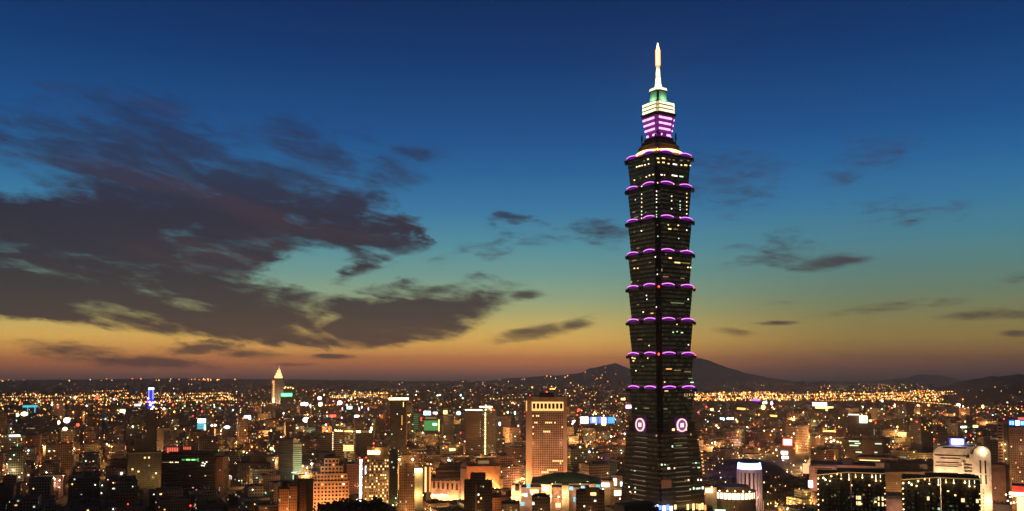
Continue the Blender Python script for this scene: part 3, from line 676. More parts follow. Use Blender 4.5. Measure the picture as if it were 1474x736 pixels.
def choose(p, lit=(w_warm, w_warm, w_white, w_orange), dark=dk): return lambda c_, r_: rr.choice(lit) if rr.random() < p else dark

# 1 trade tower, floodlit orange, with a lit crown
h = Hero('office_tower', 'tall orange floodlit office tower with a fine window grid and glowing colonnade under its roof', 'office tower', 757, 816, 573, 1350, 46, 688)
h.block('wall', 757, 816, 573, mat('apricot_stone', (.52, .35, .25), .7))
h.block('plant_room', 776, 798, 566, dark_conc, 573, 12, 18, parapet=.3)
h.lamp(787, 564.5, 1.3, e_red, 14, 'beacon')
for u in (780, 794):
    q = MB(); q.cyl(0, 0, .25, 0, 8, 6); q.build('antenna', black_m, h.root, (h.x(u), -5, h.z(566)))
h.bar('crown_board', 765, 811, 578.5, 591.5, glow('crown_glow', (1, .55, .16), 1.5), .3)
for k in range(8): h.bar('crown_opening', 767 + k * 5.55, 770.6 + k * 5.55, 581, 588.5, brn_win, .9, thick=.5)
lit1 = {(2, 1), (2, 4), (7, 4), (8, 4), (9, 4), (10, 4), (12, 4), (6, 8), (7, 8), (8, 8), (9, 8), (0, 1), (1, 4), (0, 6), (3, 1), (0, 9)} | {(c_, 21) for c_ in range(11, 17)} | {(c_, 25) for c_ in range(8, 14)} | {(c_, 26) for c_ in range(5, 9)} | {(15, 22), (16, 6)}
def skip1(c_, r_): return False
order = sorted(((c_, r_) for r_ in range(29) for c_ in range(17)), key=lambda q: q not in lit1)
h.grid(766, 810.5, 594, 688, 17, 29, .52, .62, lambda c_, r_: w_warm if (c_, r_) in lit1 else brn_win)
h.bar('pilaster', 757, 765.4, 575, 690, MATS['apricot_stone'], 1.0); h.bar('pilaster', 811, 816, 575, 690, MATS['apricot_stone'], 1.0)
h.bar('red_lamp', 757, 758.6, 577, 592, w_orange, 1.2); 
h.flood(750, 690, 16, 42000, (1, .46, .17)); h.flood(775, 692, 22, 26000, (1, .48, .22)); h.flood(818, 690, 16, 20000, (1, .42, .22)); h.flood(765, 640, 30, 18000, (1, .5, .22)); h.flood(808, 640, 30, 16000, (1, .48, .27))

# 2 stepped hotel
h = Hero('stepped_block', 'salmon stepped ziggurat block with square dark windows, floodlit from the street', 'hotel', 451, 503.5, 661, 1130, 30, 736)
tiers = [(467, 488, 661), (462, 493, 672), (457, 500, 683), (452, 502.5, 694)]
salmon = mat('salmon_stone', (.52, .32, .22), .7)
for k, (a, b_, v) in enumerate(tiers): h.block('tier', a, b_, v, salmon, None, k * -1.2 + 3.6, 26 - k * 1.2, parapet=.8)
for k, (a, b_, v) in enumerate(tiers):
    n = round((b_ - a) / 5.05); nr = 2
    h.grid(a + .3, b_ - .3, v + .8, v + 11.2 if k < 3 else 737, n, 2 if k < 3 else 8, .5, .5, choose(.03), k * -1.2 + 3.6)
h.block('rear_hall', 459, 483, 655.5, dark_conc, 664, 30, 20); h.block('lift_tower', 495, 499.5, 664, mat('buff_tile', (.34, .26, .18)), None, 20, 6)
h.flood(470, 745, 30, 60000, (1, .42, .12)); h.flood(500, 735, 26, 26000, (1, .42, .14)); h.flood(452, 720, 26, 22000, (1, .42, .14))
h.lamp(449.5, 667, 1.4, e_wht, -3, 'floodlamp', 9000, (1, .95, .8)); h.bar('lamp_post', 449.1, 449.9, 667, 736, steel, 3.4, thick=.5)
h.lamp(437, 670, 1.3, e_org, -2, 'floodlamp', 8000, (1, .5, .15)); h.bar('lamp_post', 436.7, 437.3, 670, 736, steel, 2.4, thick=.5)

# 3 hotel with lit grid and white light column
h = Hero('hotel_block', 'tan hotel block dotted with lit balconies, white light column and yellow rooftop sign', 'hotel', 517, 560, 659, 1120, 24, 730)
h.block('wall', 524, 560, 659, tan_st); h.block('side_wing', 517, 524, 661, brown_st, None, 1.5, 20)
h.block('sign_floor', 528, 558.5, 645.5, mat('sign_floor_tile', (.45, .30, .15)), 659, 4, 14)
for k in range(6): h.bar('sign_letter', 529.5 + k * 3, 531.7 + k * 3, 649 + (k % 2) * .8, 654.5, e_gold, .5, 4)
h.grid(525.5, 559.5, 661, 729, 11, 16, .55, .5, lambda c_, r_: rr.choice((w_warm, w_orange, w_dim, w_dim, w_warm, brn_win, brn_win, brn_win)))
for k in range(16): h.bar('light_block', 518, 521.6, 661.5 + k * 3.95, 664.6 + k * 3.95, w_white if k % 3 else e_wht, .5, 1.5)
for k in range(3): h.bar('blue_light', 526, 527, 671 + k * 4, 674.5 + k * 4, e_bwh, .6)
for u in (518, 527, 537.5): h.lamp(u, 658.5 if u < 530 else 644, .9, e_red, -.5, 'beacon')
h.flood(540, 738, 14, 18000, (1, .55, .2)); h.flood(522, 735, 10, 9000, (1, .45, .12)); h.flood(555, 700, 18, 7000, (1, .5, .2))
h.lamp(543, 649, .8, e_yel, 3, 'lamp', 2500)

# 4 dark slim tower with bright roof line
h = Hero('slim_tower', 'dark slim high-rise with a single bright yellow light bar along its roof', 'office tower', 560, 589, 575.5, 1500, 34, 730)
dkg = facade('dark_curtain', (.03, .026, .022), (.02, .018, .018), 2.4, 3.6, .7, .6, .006, .8, dimall=.01)
h.block('wall', 561.5, 586, 576, dkg, None, 0, 30); h.bar('roof_light', 560, 588, 573, 575.8, e_gold, 1.2, 0, None, 4)
h.bar('light_strip', 580.2, 581.2, 579, 586, w_warm, .5); h.bar('light_strip', 578.4, 579.2, 598, 612, w_orange, .5); h.bar('fin', 584.5, 586.2, 577, 640, mat('brown_fin', (.2, .12, .06)), .8)
h.lamp(572, 596, .9, w_white, -.3); h.lamp(578, 618, 1.0, w_warm, -.3)
h = Hero('glass_block', 'plain dark green glass tower wedged between the dotted hotel and the crowned brown tower', 'office tower', 560.5, 572.5, 648, 1180, 20, 730, -8)
h.block('wall', 560.5, 572.5, 648, facade('green_curtain', (.03, .035, .018), (.02, .03, .016), 2.2, 3.4, .85, .6, .01, .6, dimall=.02)); h.lamp(568, 727, 1.6, e_yel, -6, 'entrance_lamp', 9000, (1, .85, .3)); h.lamp(571, 717, .8, e_mint, -2)

# 5 brown tower with two crown lamps
h = Hero('crowned_tower', 'brown ribbed apartment tower with two blazing lamps on its shoulders', 'apartment tower', 573, 597, 662, 1140, 20, 726)
ribb = facade('rib_facade', (.27, .16, .10), (.03, .02, .015), 2.3, 3.3, .5, .5, .05, .8)
h.block('wall', 573, 597, 665, ribb); h.block('crown', 577, 593, 657, brown_st, 666, 3, 12); h.block('crown_cap', 580.5, 590, 653, brown_st, 658, 5, 8)
for u in (583.5, 586.6): h.bar('rib', u, u + .8, 666, 728, brown_st, .8)
for u in (575, 594): h.lamp(u, 661.5, 1.7, e_gold, -1.0, 'crown_lamp', 5000, (1, .6, .22))
h.bar('light_strip', 573.4, 574.2, 668, 705, w_orange, .4); h.flood(585, 735, 14, 9000, (1, .5, .18))

# 6 lit column building + strips
h = Hero('lit_hall', 'narrow yellow glowing hall front between brown tower and pink mall', 'hall', 595.5, 620.5, 674, 1230, 22, 716)
h.block('wall', 595.5, 608.5, 675, mat('cream_wall', (.62, .50, .30))); h.block('side_hall', 609.5, 620.5, 673, brown_st, None, 4, 16)
h.bar('light_box', 596, 607.5, 674.5, 680, e_gold, .8); h.bar('light_strip', 611.6, 613.8, 673, 709, w_warm, .7, 4); h.bar('light_strip', 618.3, 619.8, 673, 709, w_orange, .7, 4)
h.lamp(601, 679, 1.2, e_gold, -3, 'lamp', 9000, (1, .7, .3)); h.lamp(601, 712, 1.2, e_gold, -4, 'lamp', 12000, (1, .7, .3))

# 7 the pink mall, a stepped podium, and its tall orange wall
h = Hero('pink_mall', 'pink stepped shopping hall with dark gables, warm light pouring from its foot', 'shopping mall', 621, 672, 674, 1270, 60, 724)
rose_m = mat('rose_stone', (.46, .28, .24), .7)
h.block('wall', 621, 663, 690, rose_m); h.block('upper_hall', 627, 668, 680, rose_m, None, 16, 40); h.block('roof_hall', 632, 664, 673.5, mat('rose_dark', (.26, .16, .14)), None, 30, 24); h.block('corner_tower', 663, 672, 676, rose_m, None, -2, 20)
h.bar('gable_band', 621, 663, 690, 692.5, brn_win, .6); h.bar('gable_band', 628, 663, 681.5, 684, brn_win, .6, 16)
for k in range(6): h.bar('niche', 623.5 + k * 6.6, 626 + k * 6.6, 694 + k * .6, 703 + k * .6, brn_win, .3); h.bar('fin', 627.4 + k * 6.6, 628.2 + k * 6.6, 691, 722, rose_m, 1.4)
for k in range(9): h.bar('canopy_lamp', 609 + k * 4.2, 612.6 + k * 4.2, 711.5 + (k % 3) * .7, 713.3 + (k % 3) * .7, e_gold, 4 + k % 2)
for k in range(7): h.lamp(612 + k * 7.3, 716.5 + (k % 3), .9, (e_gold, w_warm, e_yel)[k % 3], -8 - k % 3, 'shop_lamp')
for u, p_ in ((612, 34000), (633, 42000), (652, 48000), (668, 26000)): h.flood(u, 722, 12, p_, (1, .52, .2))
h = Hero('cinema_hall', 'broad blank orange hall wall glowing beside the pink mall', 'hall', 672, 723, 672, 1330, 50, 706)
h.block('wall', 672, 720, 672.5, mat('terracotta', (.50, .24, .13), .7)); h.block('rear_hall', 685, 719, 664, mat('rear_tile', (.30, .2, .14)), None, 24, 20); h.block('annex', 718, 724, 690, tan_st, None, -4, 20)
h.bar('wall_panel', 688, 704, 665.5, 670, w_dim, .4, 24)
for u, v in ((700.5, 692), (708.5, 692), (712, 702), (716, 704), (706, 705), (719, 712)): h.lamp(u, v, 1.2, e_gold, -3.5, 'wall_lamp', 8000, (1, .5, .16))
h.flood(690, 700, 20, 20000, (1, .42, .14)); h.flood(680, 690, 24, 15000, (1, .42, .14))

# 8 dark apartments in front
h = Hero('dark_apartments', 'dark stepped apartment block standing in front of the orange hall wall', 'apartment block', 668, 707, 683, 1010, 22, 736)
apf = facade('apartment_dark', (.15, .11, .08), (.02, .016, .012), 2.6, 3.2, .5, .45, .02, .6, [(1, .55, .18), (1, .72, .36), (1, .42, .12), (1, .8, .55)])
h.block('wall', 677, 699, 684, apf, None, 0, 16); h.block('left_wing', 668, 677, 694, apf, None, 2, 14); h.block('right_wing', 699, 709, 694.5, apf, None, 1.5, 14)
h.block('roof_house', 679, 697, 682, dark_conc, 684, 3, 8, parapet=.3); h.grid(687, 694.5, 699, 736, 2, 7, .55, .5, choose(.15, dark=mat('window_tan', (.16, .11, .06))))
h.bar('stair_shaft', 684.5, 686, 697, 736, tan_st, .6); h.flood(690, 740, 22, 5000, (1, .5, .2)); h.tank(702, 694, 1.4); h.tank(672, 693.6, 1.2)  # small flood added in front to brighten the dark block

# 9 twin offices with lit roof lines
h = Hero('twin_office', 'brown twin office block with lit roof edge and a vertical string of yellow lamps', 'office block', 669, 713, 590, 1900, 42, 656, -4)
h.block('wall', 670, 693, 590, facade('brown_bands', (.10, .06, .04), (.03, .02, .015), 3.0, 3.6, .9, .45, .004, .7)); h.block('right_wing', 694, 712.5, 592, facade('dot_office', (.11, .085, .05), (.03, .026, .018), 2.8, 3.6, .5, .45, .07, .8), None, 5, 34)
h.block('tank_house', 697, 709, 587, tan_st, 592, 14, 14, parapet=.4)
h.bar('roof_light', 669.5, 694, 589.6, 591, e_gold, .8); h.bar('roof_light', 690, 708, 585.2, 587, e_gold, 1.0, 8)
for k in range(22): h.bar('lamp_string', 697.7, 699, 594 + k * 2.8, 595.8 + k * 2.8, e_gold if k % 2 else e_yel, .7, 5)
for k in range(5): h.bar('light_strip', 691, 691.8, 606 + k * 5, 609 + k * 5, w_dim, .5)
for u, v, m in ((701, 586, e_gold), (705, 588, e_gold), (707, 590.5, e_org), (699, 590, e_mint), (678, 587, w_orange), (711, 590.5, e_red)): h.lamp(u, v, 1.8, m, 2, 'roof_lamp')
# 10 far slender landmark
h = Hero('landmark_tower', 'far slender tower on the skyline with a gold pointed crown', 'office tower', 391, 409, 544, 4900, 55, 578)
bm = facade('landmark_stone', (.34, .25, .17), (.05, .04, .03), 5, 6, .5, .5, .03, .8)
h.block('wall', 393, 408.5, 545, bm); h.block('left_shaft', 391.8, 396, 546.5, tan_st, None, -3, 20)
for a, b_, vt, vb in ((395, 406.5, 541, 545), (396.8, 405.2, 537, 541), (398.6, 403.8, 533, 537)): h.block('crown_tier', a, b_, vt, glow('gold_crown', (1, .62, .26), 1.9), vb, 6, 34, parapet=0)
q = MB(); q.cyl(0, 0, 5, 0, 10, 8, r1=.5); q.cyl(0, 0, .8, 12, 22, 6); q.build('spire', glow('gold_crown', (1, .62, .26), 1.9), h.root, (h.x(401.5), 0, h.z(532.5)))
for k in range(9): h.bar('light_strip', 393.4, 395.4, 548 + k * 3.6, 550.9 + k * 3.6, w_orange if k < 7 else e_gold, 1, -3)
h.bar('light_strip', 392, 392.8, 548, 552, w_orange, 1, -3); h.flood(404, 578, 60, 260000, (1, .75, .45)); h.flood(394, 585, 50, 120000, (1, .6, .3))
h = Hero('department_store', 'far store crowned by a long green neon sign beside the slender landmark', 'store', 403, 421, 566.5, 4600, 60, 590)
h.block('wall', 404, 420, 570.5, bm); h.bar('sign_board', 405, 420, 566.5, 570.5, glow('green_neon', (.15, 1, .35), 3.5), 2.5); h.bar('sign_glow', 404, 421, 565.4, 571.4, e_grn, 1.5)
for k, (u, v) in enumerate(((411, 557.5), (414.5, 558.5), (418, 558), (421.5, 559.5), (409.5, 559))): h.lamp(u, v, 4.2, e_yel if k % 2 else e_org, 40, 'roof_lamp')
# 11 green screen building
h = Hero('screen_building', 'mid-distance block carrying a wide green video screen under a mint white lamp', 'office block', 611, 633, 603, 2700, 40, 626)
h.block('wall', 610, 632.5, 600, dark_conc); h.bar('screen', 610.5, 631.5, 605.5, 619.8, glow('screen_green', (.05, .36, .09), .85), 1.2); h.bar('screen_text', 623, 629, 609.5, 612.5, e_mint, 1.8, thick=.5); h.bar('screen_edge', 631.4, 632.3, 604, 621, e_yel, 1.0)
h.bar('sign_lamp', 610, 620, 592, 597.5, e_cyw, 2); h.bar('sign_frame', 609, 621, 597.5, 600, dark_conc, 2.5); h.bar('glow_bar', 623.5, 629.5, 593.5, 596, e_wht, 2); h.bar('letter_row', 612, 628, 600.5, 603, w_dim, 1.5)
for v in (590.5, 602, 605): h.lamp(604.5 if v < 600 else 606.5, v, 2.6, e_red, -2)
h = Hero('banded_block', 'narrow dark block with green lit floor bands left of the green video screen', 'office block', 594, 605, 592.5, 2800, 34, 622)
h.block('wall', 594.5, 603, 593, dark_conc)
for k in range(9): h.bar('light_band', 595.5, 602.5, 596 + k * 2.9, 597.2 + k * 2.9, glow('band_green', (.06, .35, .09), .55), .6)
h = Hero('gilded_block', 'dark mid-distance office with gold lit penthouse right of the green video screen', 'office block', 638, 654, 597, 2500, 36, 640)
h.block('wall', 638.5, 653, 598, dkg); h.block('penthouse', 638, 645, 588.5, mat('gilt_tile', (.4, .28, .12)), 598, 6, 14); h.bar('gilt_light', 638, 644, 591, 596.5, w_warm, .8, 6); h.bar('roof_light', 645, 652, 597, 598.4, w_dim, .6)
# 12 offices
h = Hero('banded_office', 'pale banded office pair with yellow lights along the roof, upper floors glowing', 'office block', 457, 511, 617, 1750, 34, 668, 6)
bnd = facade('pale_bands', (.24, .20, .12), (.02, .018, .012), 3.4, 3.9, 1.0, .5, .01, .5, rowfrac=.02); bnd2 = facade('dull_bands', (.10, .09, .06), (.02, .02, .014), 2.8, 3.6, .85, .5, .012, .6)
h.block('wall', 479, 493, 619.5, bnd); h.block('lit_wing', 493.5, 510, 616.5, facade('gold_bands', (.34, .26, .12), (.05, .035, .015), 3.4, 3.9, 1.0, .5, .25, .3, [(1, .62, .2), (1, .7, .3)]), None, -1, 30); h.block('dark_wing', 457, 478.5, 625, bnd2, None, 3, 26)
for k in range(13): h.bar('lamp_string', 478.8, 480, 622 + k * 3, 623.6 + k * 3, w_white if k % 2 else w_warm, .8)
for k in range(3): h.bar('lit_floor', 494.5, 509, 641 + k * 3.2, 643 + k * 3.2, w_warm, .5, -1)
for u in (483, 487, 490): h.lamp(u, 619 + (u % 3), 1.6, e_gold, -1, 'roof_lamp')
h.bar('roof_light', 482, 498, 619.8, 621, e_yel, .7); h.bar('roof_light', 496, 507, 620, 622, w_warm, .7, -1); h.lamp(507, 621.5, 1.6, e_yel, -2, 'roof_lamp')
h = Hero('long_lowrise', 'dim block with gold rooftop letters right of the pale banded office pair', 'office block', 511, 537, 622, 1850, 30, 655)
h.block('wall', 512, 537, 623, dkg)
for k in range(7): h.bar('letter', 513.5 + k * 3.1, 515.8 + k * 3.1, 620, 623, e_gold if k in (0, 1, 6) else w_dim, 1)
h.bar('roof_lamp', 533, 535.6, 615, 620, e_gold, 1)
# 13 green-white striped slab
h = Hero('striped_slab', 'slim pale green striped slab with dark ribbed left flank', 'office block', 402, 435, 634, 1420, 26, 684)
h.block('wall', 422, 434.2, 640.5, mat('pale_green_panel', (.42, .52, .40), .6)); h.block('top_stage', 422, 429, 634, MATS['pale_green_panel'], 641, 2, 16); h.block('dark_flank', 402, 421.5, 633, facade('dark_ribs', (.045, .045, .04), (.012, .012, .012), 40, 2.6, 1, .5, .0, .1), None, 1, 22)
for k in range(14): h.bar('floor_band', 422, 434.2, 643.5 + k * 3.0, 644.7 + k * 3.0, mat('slot_dark', (.06, .09, .06)), .3)
h.flood(431, 688, 14, 22000, (.75, 1, .7)); h.flood(432, 660, 18, 6000, (.75, 1, .7)); h.lamp(425, 632.5, .9, e_red, 3, 'beacon'); h.bar('foot_light', 420, 427, 680, 681, w_green, .8)
# 14 orange apartments
h = Hero('orange_apartments', 'orange lit twin apartment slabs at the lower edge, left of the salmon ziggurat', 'apartment block', 401, 428, 704, 1020, 20, 736)
h.block('wall', 402, 415, 705.5, facade('orange_flats', (.44, .20, .09), (.10, .04, .02), 2.0, 3.2, .5, .5, .04, .6)); h.block('right_slab', 416, 427.5, 702.5, MATS.get('x') or facade('orange_flats_b', (.40, .19, .09), (.12, .05, .02), 2.2, 3.2, .5, .5, .05, .6), None, 2, 16); h.block('stair_house', 406, 414, 696.5, mat('rust_tile', (.24, .10, .05)), 705.5, 6, 10)
h.bar('rib', 414.8, 416, 706, 736, tan_st, 1.0); h.flood(414, 748, 22, 28000, (1, .45, .14)); h.flood(404, 740, 20, 10000, (1, .45, .14))
h = Hero('rust_slab', 'plain rust brown slab between the orange twin flats and the salmon ziggurat', 'apartment block', 429, 450, 694, 1060, 20, 736)
h.block('wall', 431.5, 442, 695, facade('rust_flats', (.20, .09, .04), (.07, .03, .015), 3.0, 3.2, .5, .5, .01, .6)); h.block('rear_slab', 428, 451, 694, dark_conc, None, 12, 14); h.flood(437, 742, 20, 9000, (1, .4, .1))
# 15 dark big block with green lights
h = Hero('dark_office', 'broad black office block with green lights glowing along its top floor', 'office block', 232, 316, 654.5, 1330, 44, 705, 0)
blk = facade('black_bands', (.03, .03, .028), (.008, .008, .009), 2.5, 3.4, .9, .5, .012, .7, [(1, .9, .7), (.8, 1, .8), (1, .5, .4)])
h.block('wall', 233, 309, 655, blk); h.block('side_bay', 310, 320, 660, facade('brick_bay', (.16, .085, .05), (.03, .02, .015), 2.4, 3.2, .5, .5, .03, .6), None, 3, 26); h.block('roof_house', 240, 300, 651.5, dark_conc, 655, 10, 22, parapet=.4)
for k, (u, w) in enumerate(((262, 4), (268, 6), (276, 5), (281.5, 4))): h.bar('green_light', u, u + w, 661, 663, (e_grn, glow('lamp_lime', (.35, 1, .25), 1.8))[k in (1, 2)], .5)
h.bar('green_light', 284.5, 286, 659.5, 664.5, e_grn, .6)
for k in range(9): h.bar('floor_light', 234 + k * 2.7, 235.8 + k * 2.7, 665, 666.2, (w_dim, w_white, w_warm)[k % 3] if k > 3 else w_dim, .4)
for u, v in ((291, 665.5), (294, 667), (296.5, 664.5), (290, 669.5), (293, 669.8)): h.bar('lit_room', u, u + 2.2, v, v + 1.4, w_white, .4)
for k in range(5): h.bar('red_light', 236 + k * 3.4, 238.2 + k * 3.4, 645.5, 653, glow('red_glow', (1, .16, .10), 1.1), .6, 12); h.bar('red_light', 259 + k * 2.4, 260.2 + k * 2.4, 644.5, 648.5, MATS['red_glow'], .6, 14)
h.bar('red_sign_wall', 234, 275, 643.5, 653.5, brown_st, .3, 14.5, thick=.25)
# 16 grey grid building and 17 pale slab
h = Hero('grid_block', 'olive grey flat-topped block with a shallow window grid left of the broad black office', 'office block', 183, 232, 651.5, 1450, 30, 688)
h.block('wall', 186, 230, 652, facade('olive_grid', (.24, .20, .13), (.035, .03, .02), 1.9, 3.3, .42, .7, .006, .8)); h.block('side_stair', 230.5, 235, 654, facade('stair_slots', (.20, .15, .09), (.03, .02, .01), 8, 2.6, .8, .5, .02, .5), None, 2, 16); h.block('roof_house', 194, 211, 633, mat('tan_shed', (.2, .17, .12)), 652, 10, 14)
h.bar('cornice', 185.5, 230.5, 651.4, 653, tan_st, .6)
for u, v in ((207.5, 658), (213, 658), (191.5, 674), (199.5, 677.5), (223, 681)): h.bar('lit_room', u, u + 2.2, v, v + 2.2, w_warm, .4)
h.flood(190, 690, 22, 9000, (1, .6, .25)); h.flood(220, 690, 22, 6500, (1, .7, .3))
h = Hero('pale_slab', 'small pale L-shaped slab above the red lights of the broad black office', 'apartment block', 226.5, 244, 617.5, 1900, 20, 646)
h.block('wall', 227, 236, 620, mat('pale_tan', (.38, .29, .19))); h.block('roof_beam', 227, 244, 617.5, MATS['pale_tan'], 620, 0, 12); h.block('dark_wing', 236.5, 244, 623, dark_conc, None, 3, 12); h.flood(231, 650, 20, 11000, (1, .6, .3))
h = Hero('dark_tower_block', 'tall black unlit tower block left of the small pale slab', 'apartment tower', 211, 226, 594, 2000, 24, 650)
h.block('wall', 211.5, 225.5, 597, dkg, None, 0, 20); h.block('crown', 214, 224, 592.5, dark_conc, 597, 3, 12); h.block('side_wing', 206, 211, 626, facade('slot_wing', (.22, .18, .13), (.05, .04, .03), 3, 3.3, .3, .6, .02, .5), None, 2, 14)
# 18 white arched building
h = Hero('arched_building', 'white floodlit office with a round-topped slotted tower and blue-white rooftop sign', 'office building', 1347, 1425, 640.5, 920, 42, 736)
wm = mat('ivory_panel', (.66, .56, .44), .55)
q = MB(); n = 14; X0, X1 = h.x(1399), h.x(1421); rad = (X1 - X0) / 2; zc = h.z(641) - rad; f = -h.d / 2 - 4
prof = [(X1, 0)] + [((X0 + X1) / 2 + rad * math.cos(math.pi * k / n), zc + rad * math.sin(math.pi * k / n)) for k in range(n + 1)] + [(X0, 0)]
q.poly([(x, f, z) for x, z in reversed(prof)][::-1], 0); q.poly([(x, f + 16, z) for x, z in reversed(prof)], 0)
for a, b_ in zip(prof, prof[1:]): q.poly([(a[0], f, a[1]), (a[0], f + 16, a[1]), (b_[0], f + 16, b_[1]), (b_[0], f, b_[1])], 0)
q.build('arched_tower', wm, h.root)
for a in (1406.5, 1412.8):
    h.bar('slot_window', a, a + 1.7, 661.5, 680, brn_win, .3, -4); h.bar('slot_window', a + .3, a + 1.9, 682, 695, brn_win, .3, -4)
h.lamp(1411, 648.5, 1.8, e_wht, -4.6, 'crown_lamp', 3800, (1, .75, .5))
for k in range(7): h.bar('slot_window', 1409.5, 1410.6, 702 + k * 5, 704 + k * 5, mat('window_tan', (.16, .11, .06)), .25, -4)
rc = 13 * h.s; xl, xr, zt_ = h.x(1347), h.x(1399), h.z(643)
prof = [(xr, 0), (xr, zt_)] + [(xl + rc - rc * math.sin(math.pi / 2 * k / 8), zt_ - rc + rc * math.cos(math.pi / 2 * k / 8)) for k in range(9)] + [(xl, 0)]
q = MB(); f = -h.d / 2; q.poly([(x, f, z) for x, z in prof], 0); q.poly([(x, f + 30, z) for x, z in reversed(prof)], 0)
for a, b_ in zip(prof, prof[1:]): q.poly([(a[0], f, a[1]), (a[0], f + 30, a[1]), (b_[0], f + 30, b_[1]), (b_[0], f, b_[1])], 0)
q.build('wall', wm, h.root)
for k, (u_, v_) in enumerate(((1379, 671), (1384, 665), (1389, 659), (1394, 653))): h.block('stepped_wing', u_, 1399.5, v_, wm, None, -1.2 - .5 * k, 10, parapet=0)
h.block('lower_front', 1349, 1380, 670, wm, None, -.8, 6, parapet=0)
for v, a, b_ in ((644.5, 1360, 1390), (655.8, 1349, 1396), (659.8, 1356, 1382), (666, 1350, 1380), (671.2, 1349, 1397), (681.5, 1349, 1397)): h.bar('ribbon_window', a, b_, v, v + 1.5, brn_win, .3, 0 if v < 670 else -.8)
for k in range(5): h.bar('ribbon_window', 1386, 1397, 668 + k * 4.6, 669.6 + k * 4.6, brn_win, .3, -1.2 - .5 * 3)
h.bar('roof_sign', 1371, 1386.5, 633.5, 641, e_bwh, 1.2, 12); h.bar('sign_halo_board', 1368.5, 1388.5, 632.5, 642, glow('halo_blue', (.05, .04, .9), 2.0), .4, 12.2, thick=.35); h.bar('sign_leg', 1373, 1374, 641, 644, steel, .6, 12); h.bar('sign_leg', 1384, 1385, 641, 644, steel, .6, 12)
h.flood(1395, 745, 18, 34000, (1, .66, .34)); h.flood(1418, 720, 12, 9000, (1, .7, .4)); h.flood(1372, 697, 20, 46000, (1, .62, .36)); h.flood(1404, 690, 14, 7000, (1, .7, .42)); h.flood(1352, 680, 16, 12000, (1, .62, .36))
light(h.root, (h.x(1378), -h.d / 2 + 6, h.z(640)), 2500, (.2, .25, 1), 2)
h = Hero('brown_hall', 'plain pinkish brown blank block right of the round-topped white tower', 'office block', 1422, 1450, 670, 960, 26, 729)
h.block('wall', 1422, 1446, 670.5, mat('dusty_pink', (.34, .22, .16)), None, 0, 24); h.block('left_bay', 1420, 1427, 676, brown_st, None, -1.5, 14); h.block('right_bay', 1446, 1450, 672, dark_conc, None, 3, 16); h.block('base', 1424, 1450, 727, dark_conc, None, -6, 34); h.bar('panel', 1428.5, 1440.5, 677, 726, MATS['dusty_pink'], .5); h.flood(1436, 735, 20, 9000, (1, .5, .25)); h.flood(1432, 700, 24, 5000, (1, .5, .28))
h = Hero('grey_block', 'grey flat block peeping over the blank brown block by the round-topped tower', 'office block', 1418, 1439, 634, 1200, 24, 668)
h.block('wall', 1420, 1438, 635.5, facade('grey_grid', (.24, .20, .18), (.05, .04, .04), 2.6, 3.4, .5, .5, .01, .6)); h.block('roof_house', 1417, 1426, 633, concrete, None, 4, 10)
# 20 blue sign tower on the right edge
h = Hero('gridded_tower', 'brown gridded tower at the right edge under glowing blue rooftop letters', 'office tower', 1438, 1510, 617, 1080, 40, 736)
gw = mat('grid_wall', (.36, .24, .18), .7)
h.block('wall', 1455, 1510, 617, gw); h.block('left_wing', 1440, 1455, 609.5, gw, None, 5, 30)
h.grid(1456, 1508, 619, 725, 21, 32, .52, .5, lambda c_, r_: rr.choice((w_orange, w_warm)) if rr.random() < .04 else brn_win)
for k in range(18): h.bar('slot_window', 1441, 1446, 613 + k * 4.5, 615 + k * 4.5, brn_win, .3, 5)
h.bar('shaft', 1448, 1453.5, 612, 736, dark_conc, .8, 5)
for k, (a, w) in enumerate(((1456, 2.2), (1459.2, 2.2), (1463.5, 5), (1470, 4), (1475, 4), (1480, 4), (1485, 4))): h.bar('sign_letter', a, a + w, 606.5 - (.6 if w > 4.5 else 0), 612 + (.6 if w > 4.5 else 0), e_cyw if w > 4.5 else glow('letter_blue', (.12, .45, 1), 4), .7)
h.bar('sign_board', 1455, 1492, 604.5, 613.5, glow('board_blue', (.02, .03, .5), .7), .4); h.bar('red_sign', 1467, 1480, 601, 604.5, glow('red_glow', (1, .16, .10), 1.1), .6); h.lamp(1449, 604, 1.0, e_red, 4, 'beacon')
h.flood(1462, 722, 20, 16000, (1, .5, .2)); h.flood(1470, 650, 30, 14000, (1, .5, .25)); h.flood(1446, 690, 20, 9000, (1, .55, .2))
for u, v in ((1449.5, 641), (1445, 641.5), (1448.5, 650), (1450, 662)): h.lamp(u, v, .9, e_yel, 3, 'wall_lamp', 900)
h = Hero('red_pavilion', 'red roofed market pavilion ablaze with yellow light at the right edge foot', 'pavilion', 1449, 1500, 700, 900, 26, 736)
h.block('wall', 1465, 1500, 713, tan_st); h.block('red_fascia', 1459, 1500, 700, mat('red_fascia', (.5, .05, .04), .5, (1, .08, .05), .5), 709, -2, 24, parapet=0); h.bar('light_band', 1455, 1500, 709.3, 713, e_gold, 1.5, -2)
for u, v in ((1451, 713), (1456, 716), (1453, 722), (1459, 715), (1461, 724), (1463, 714), (1468, 718), (1457, 725)): h.lamp(u, v, .9, e_gold if u % 2 else e_yel, -4, 'stall_lamp', 1200)
h.bar('glow_wall', 1464.5, 1474, 716, 736, w_warm, .5)
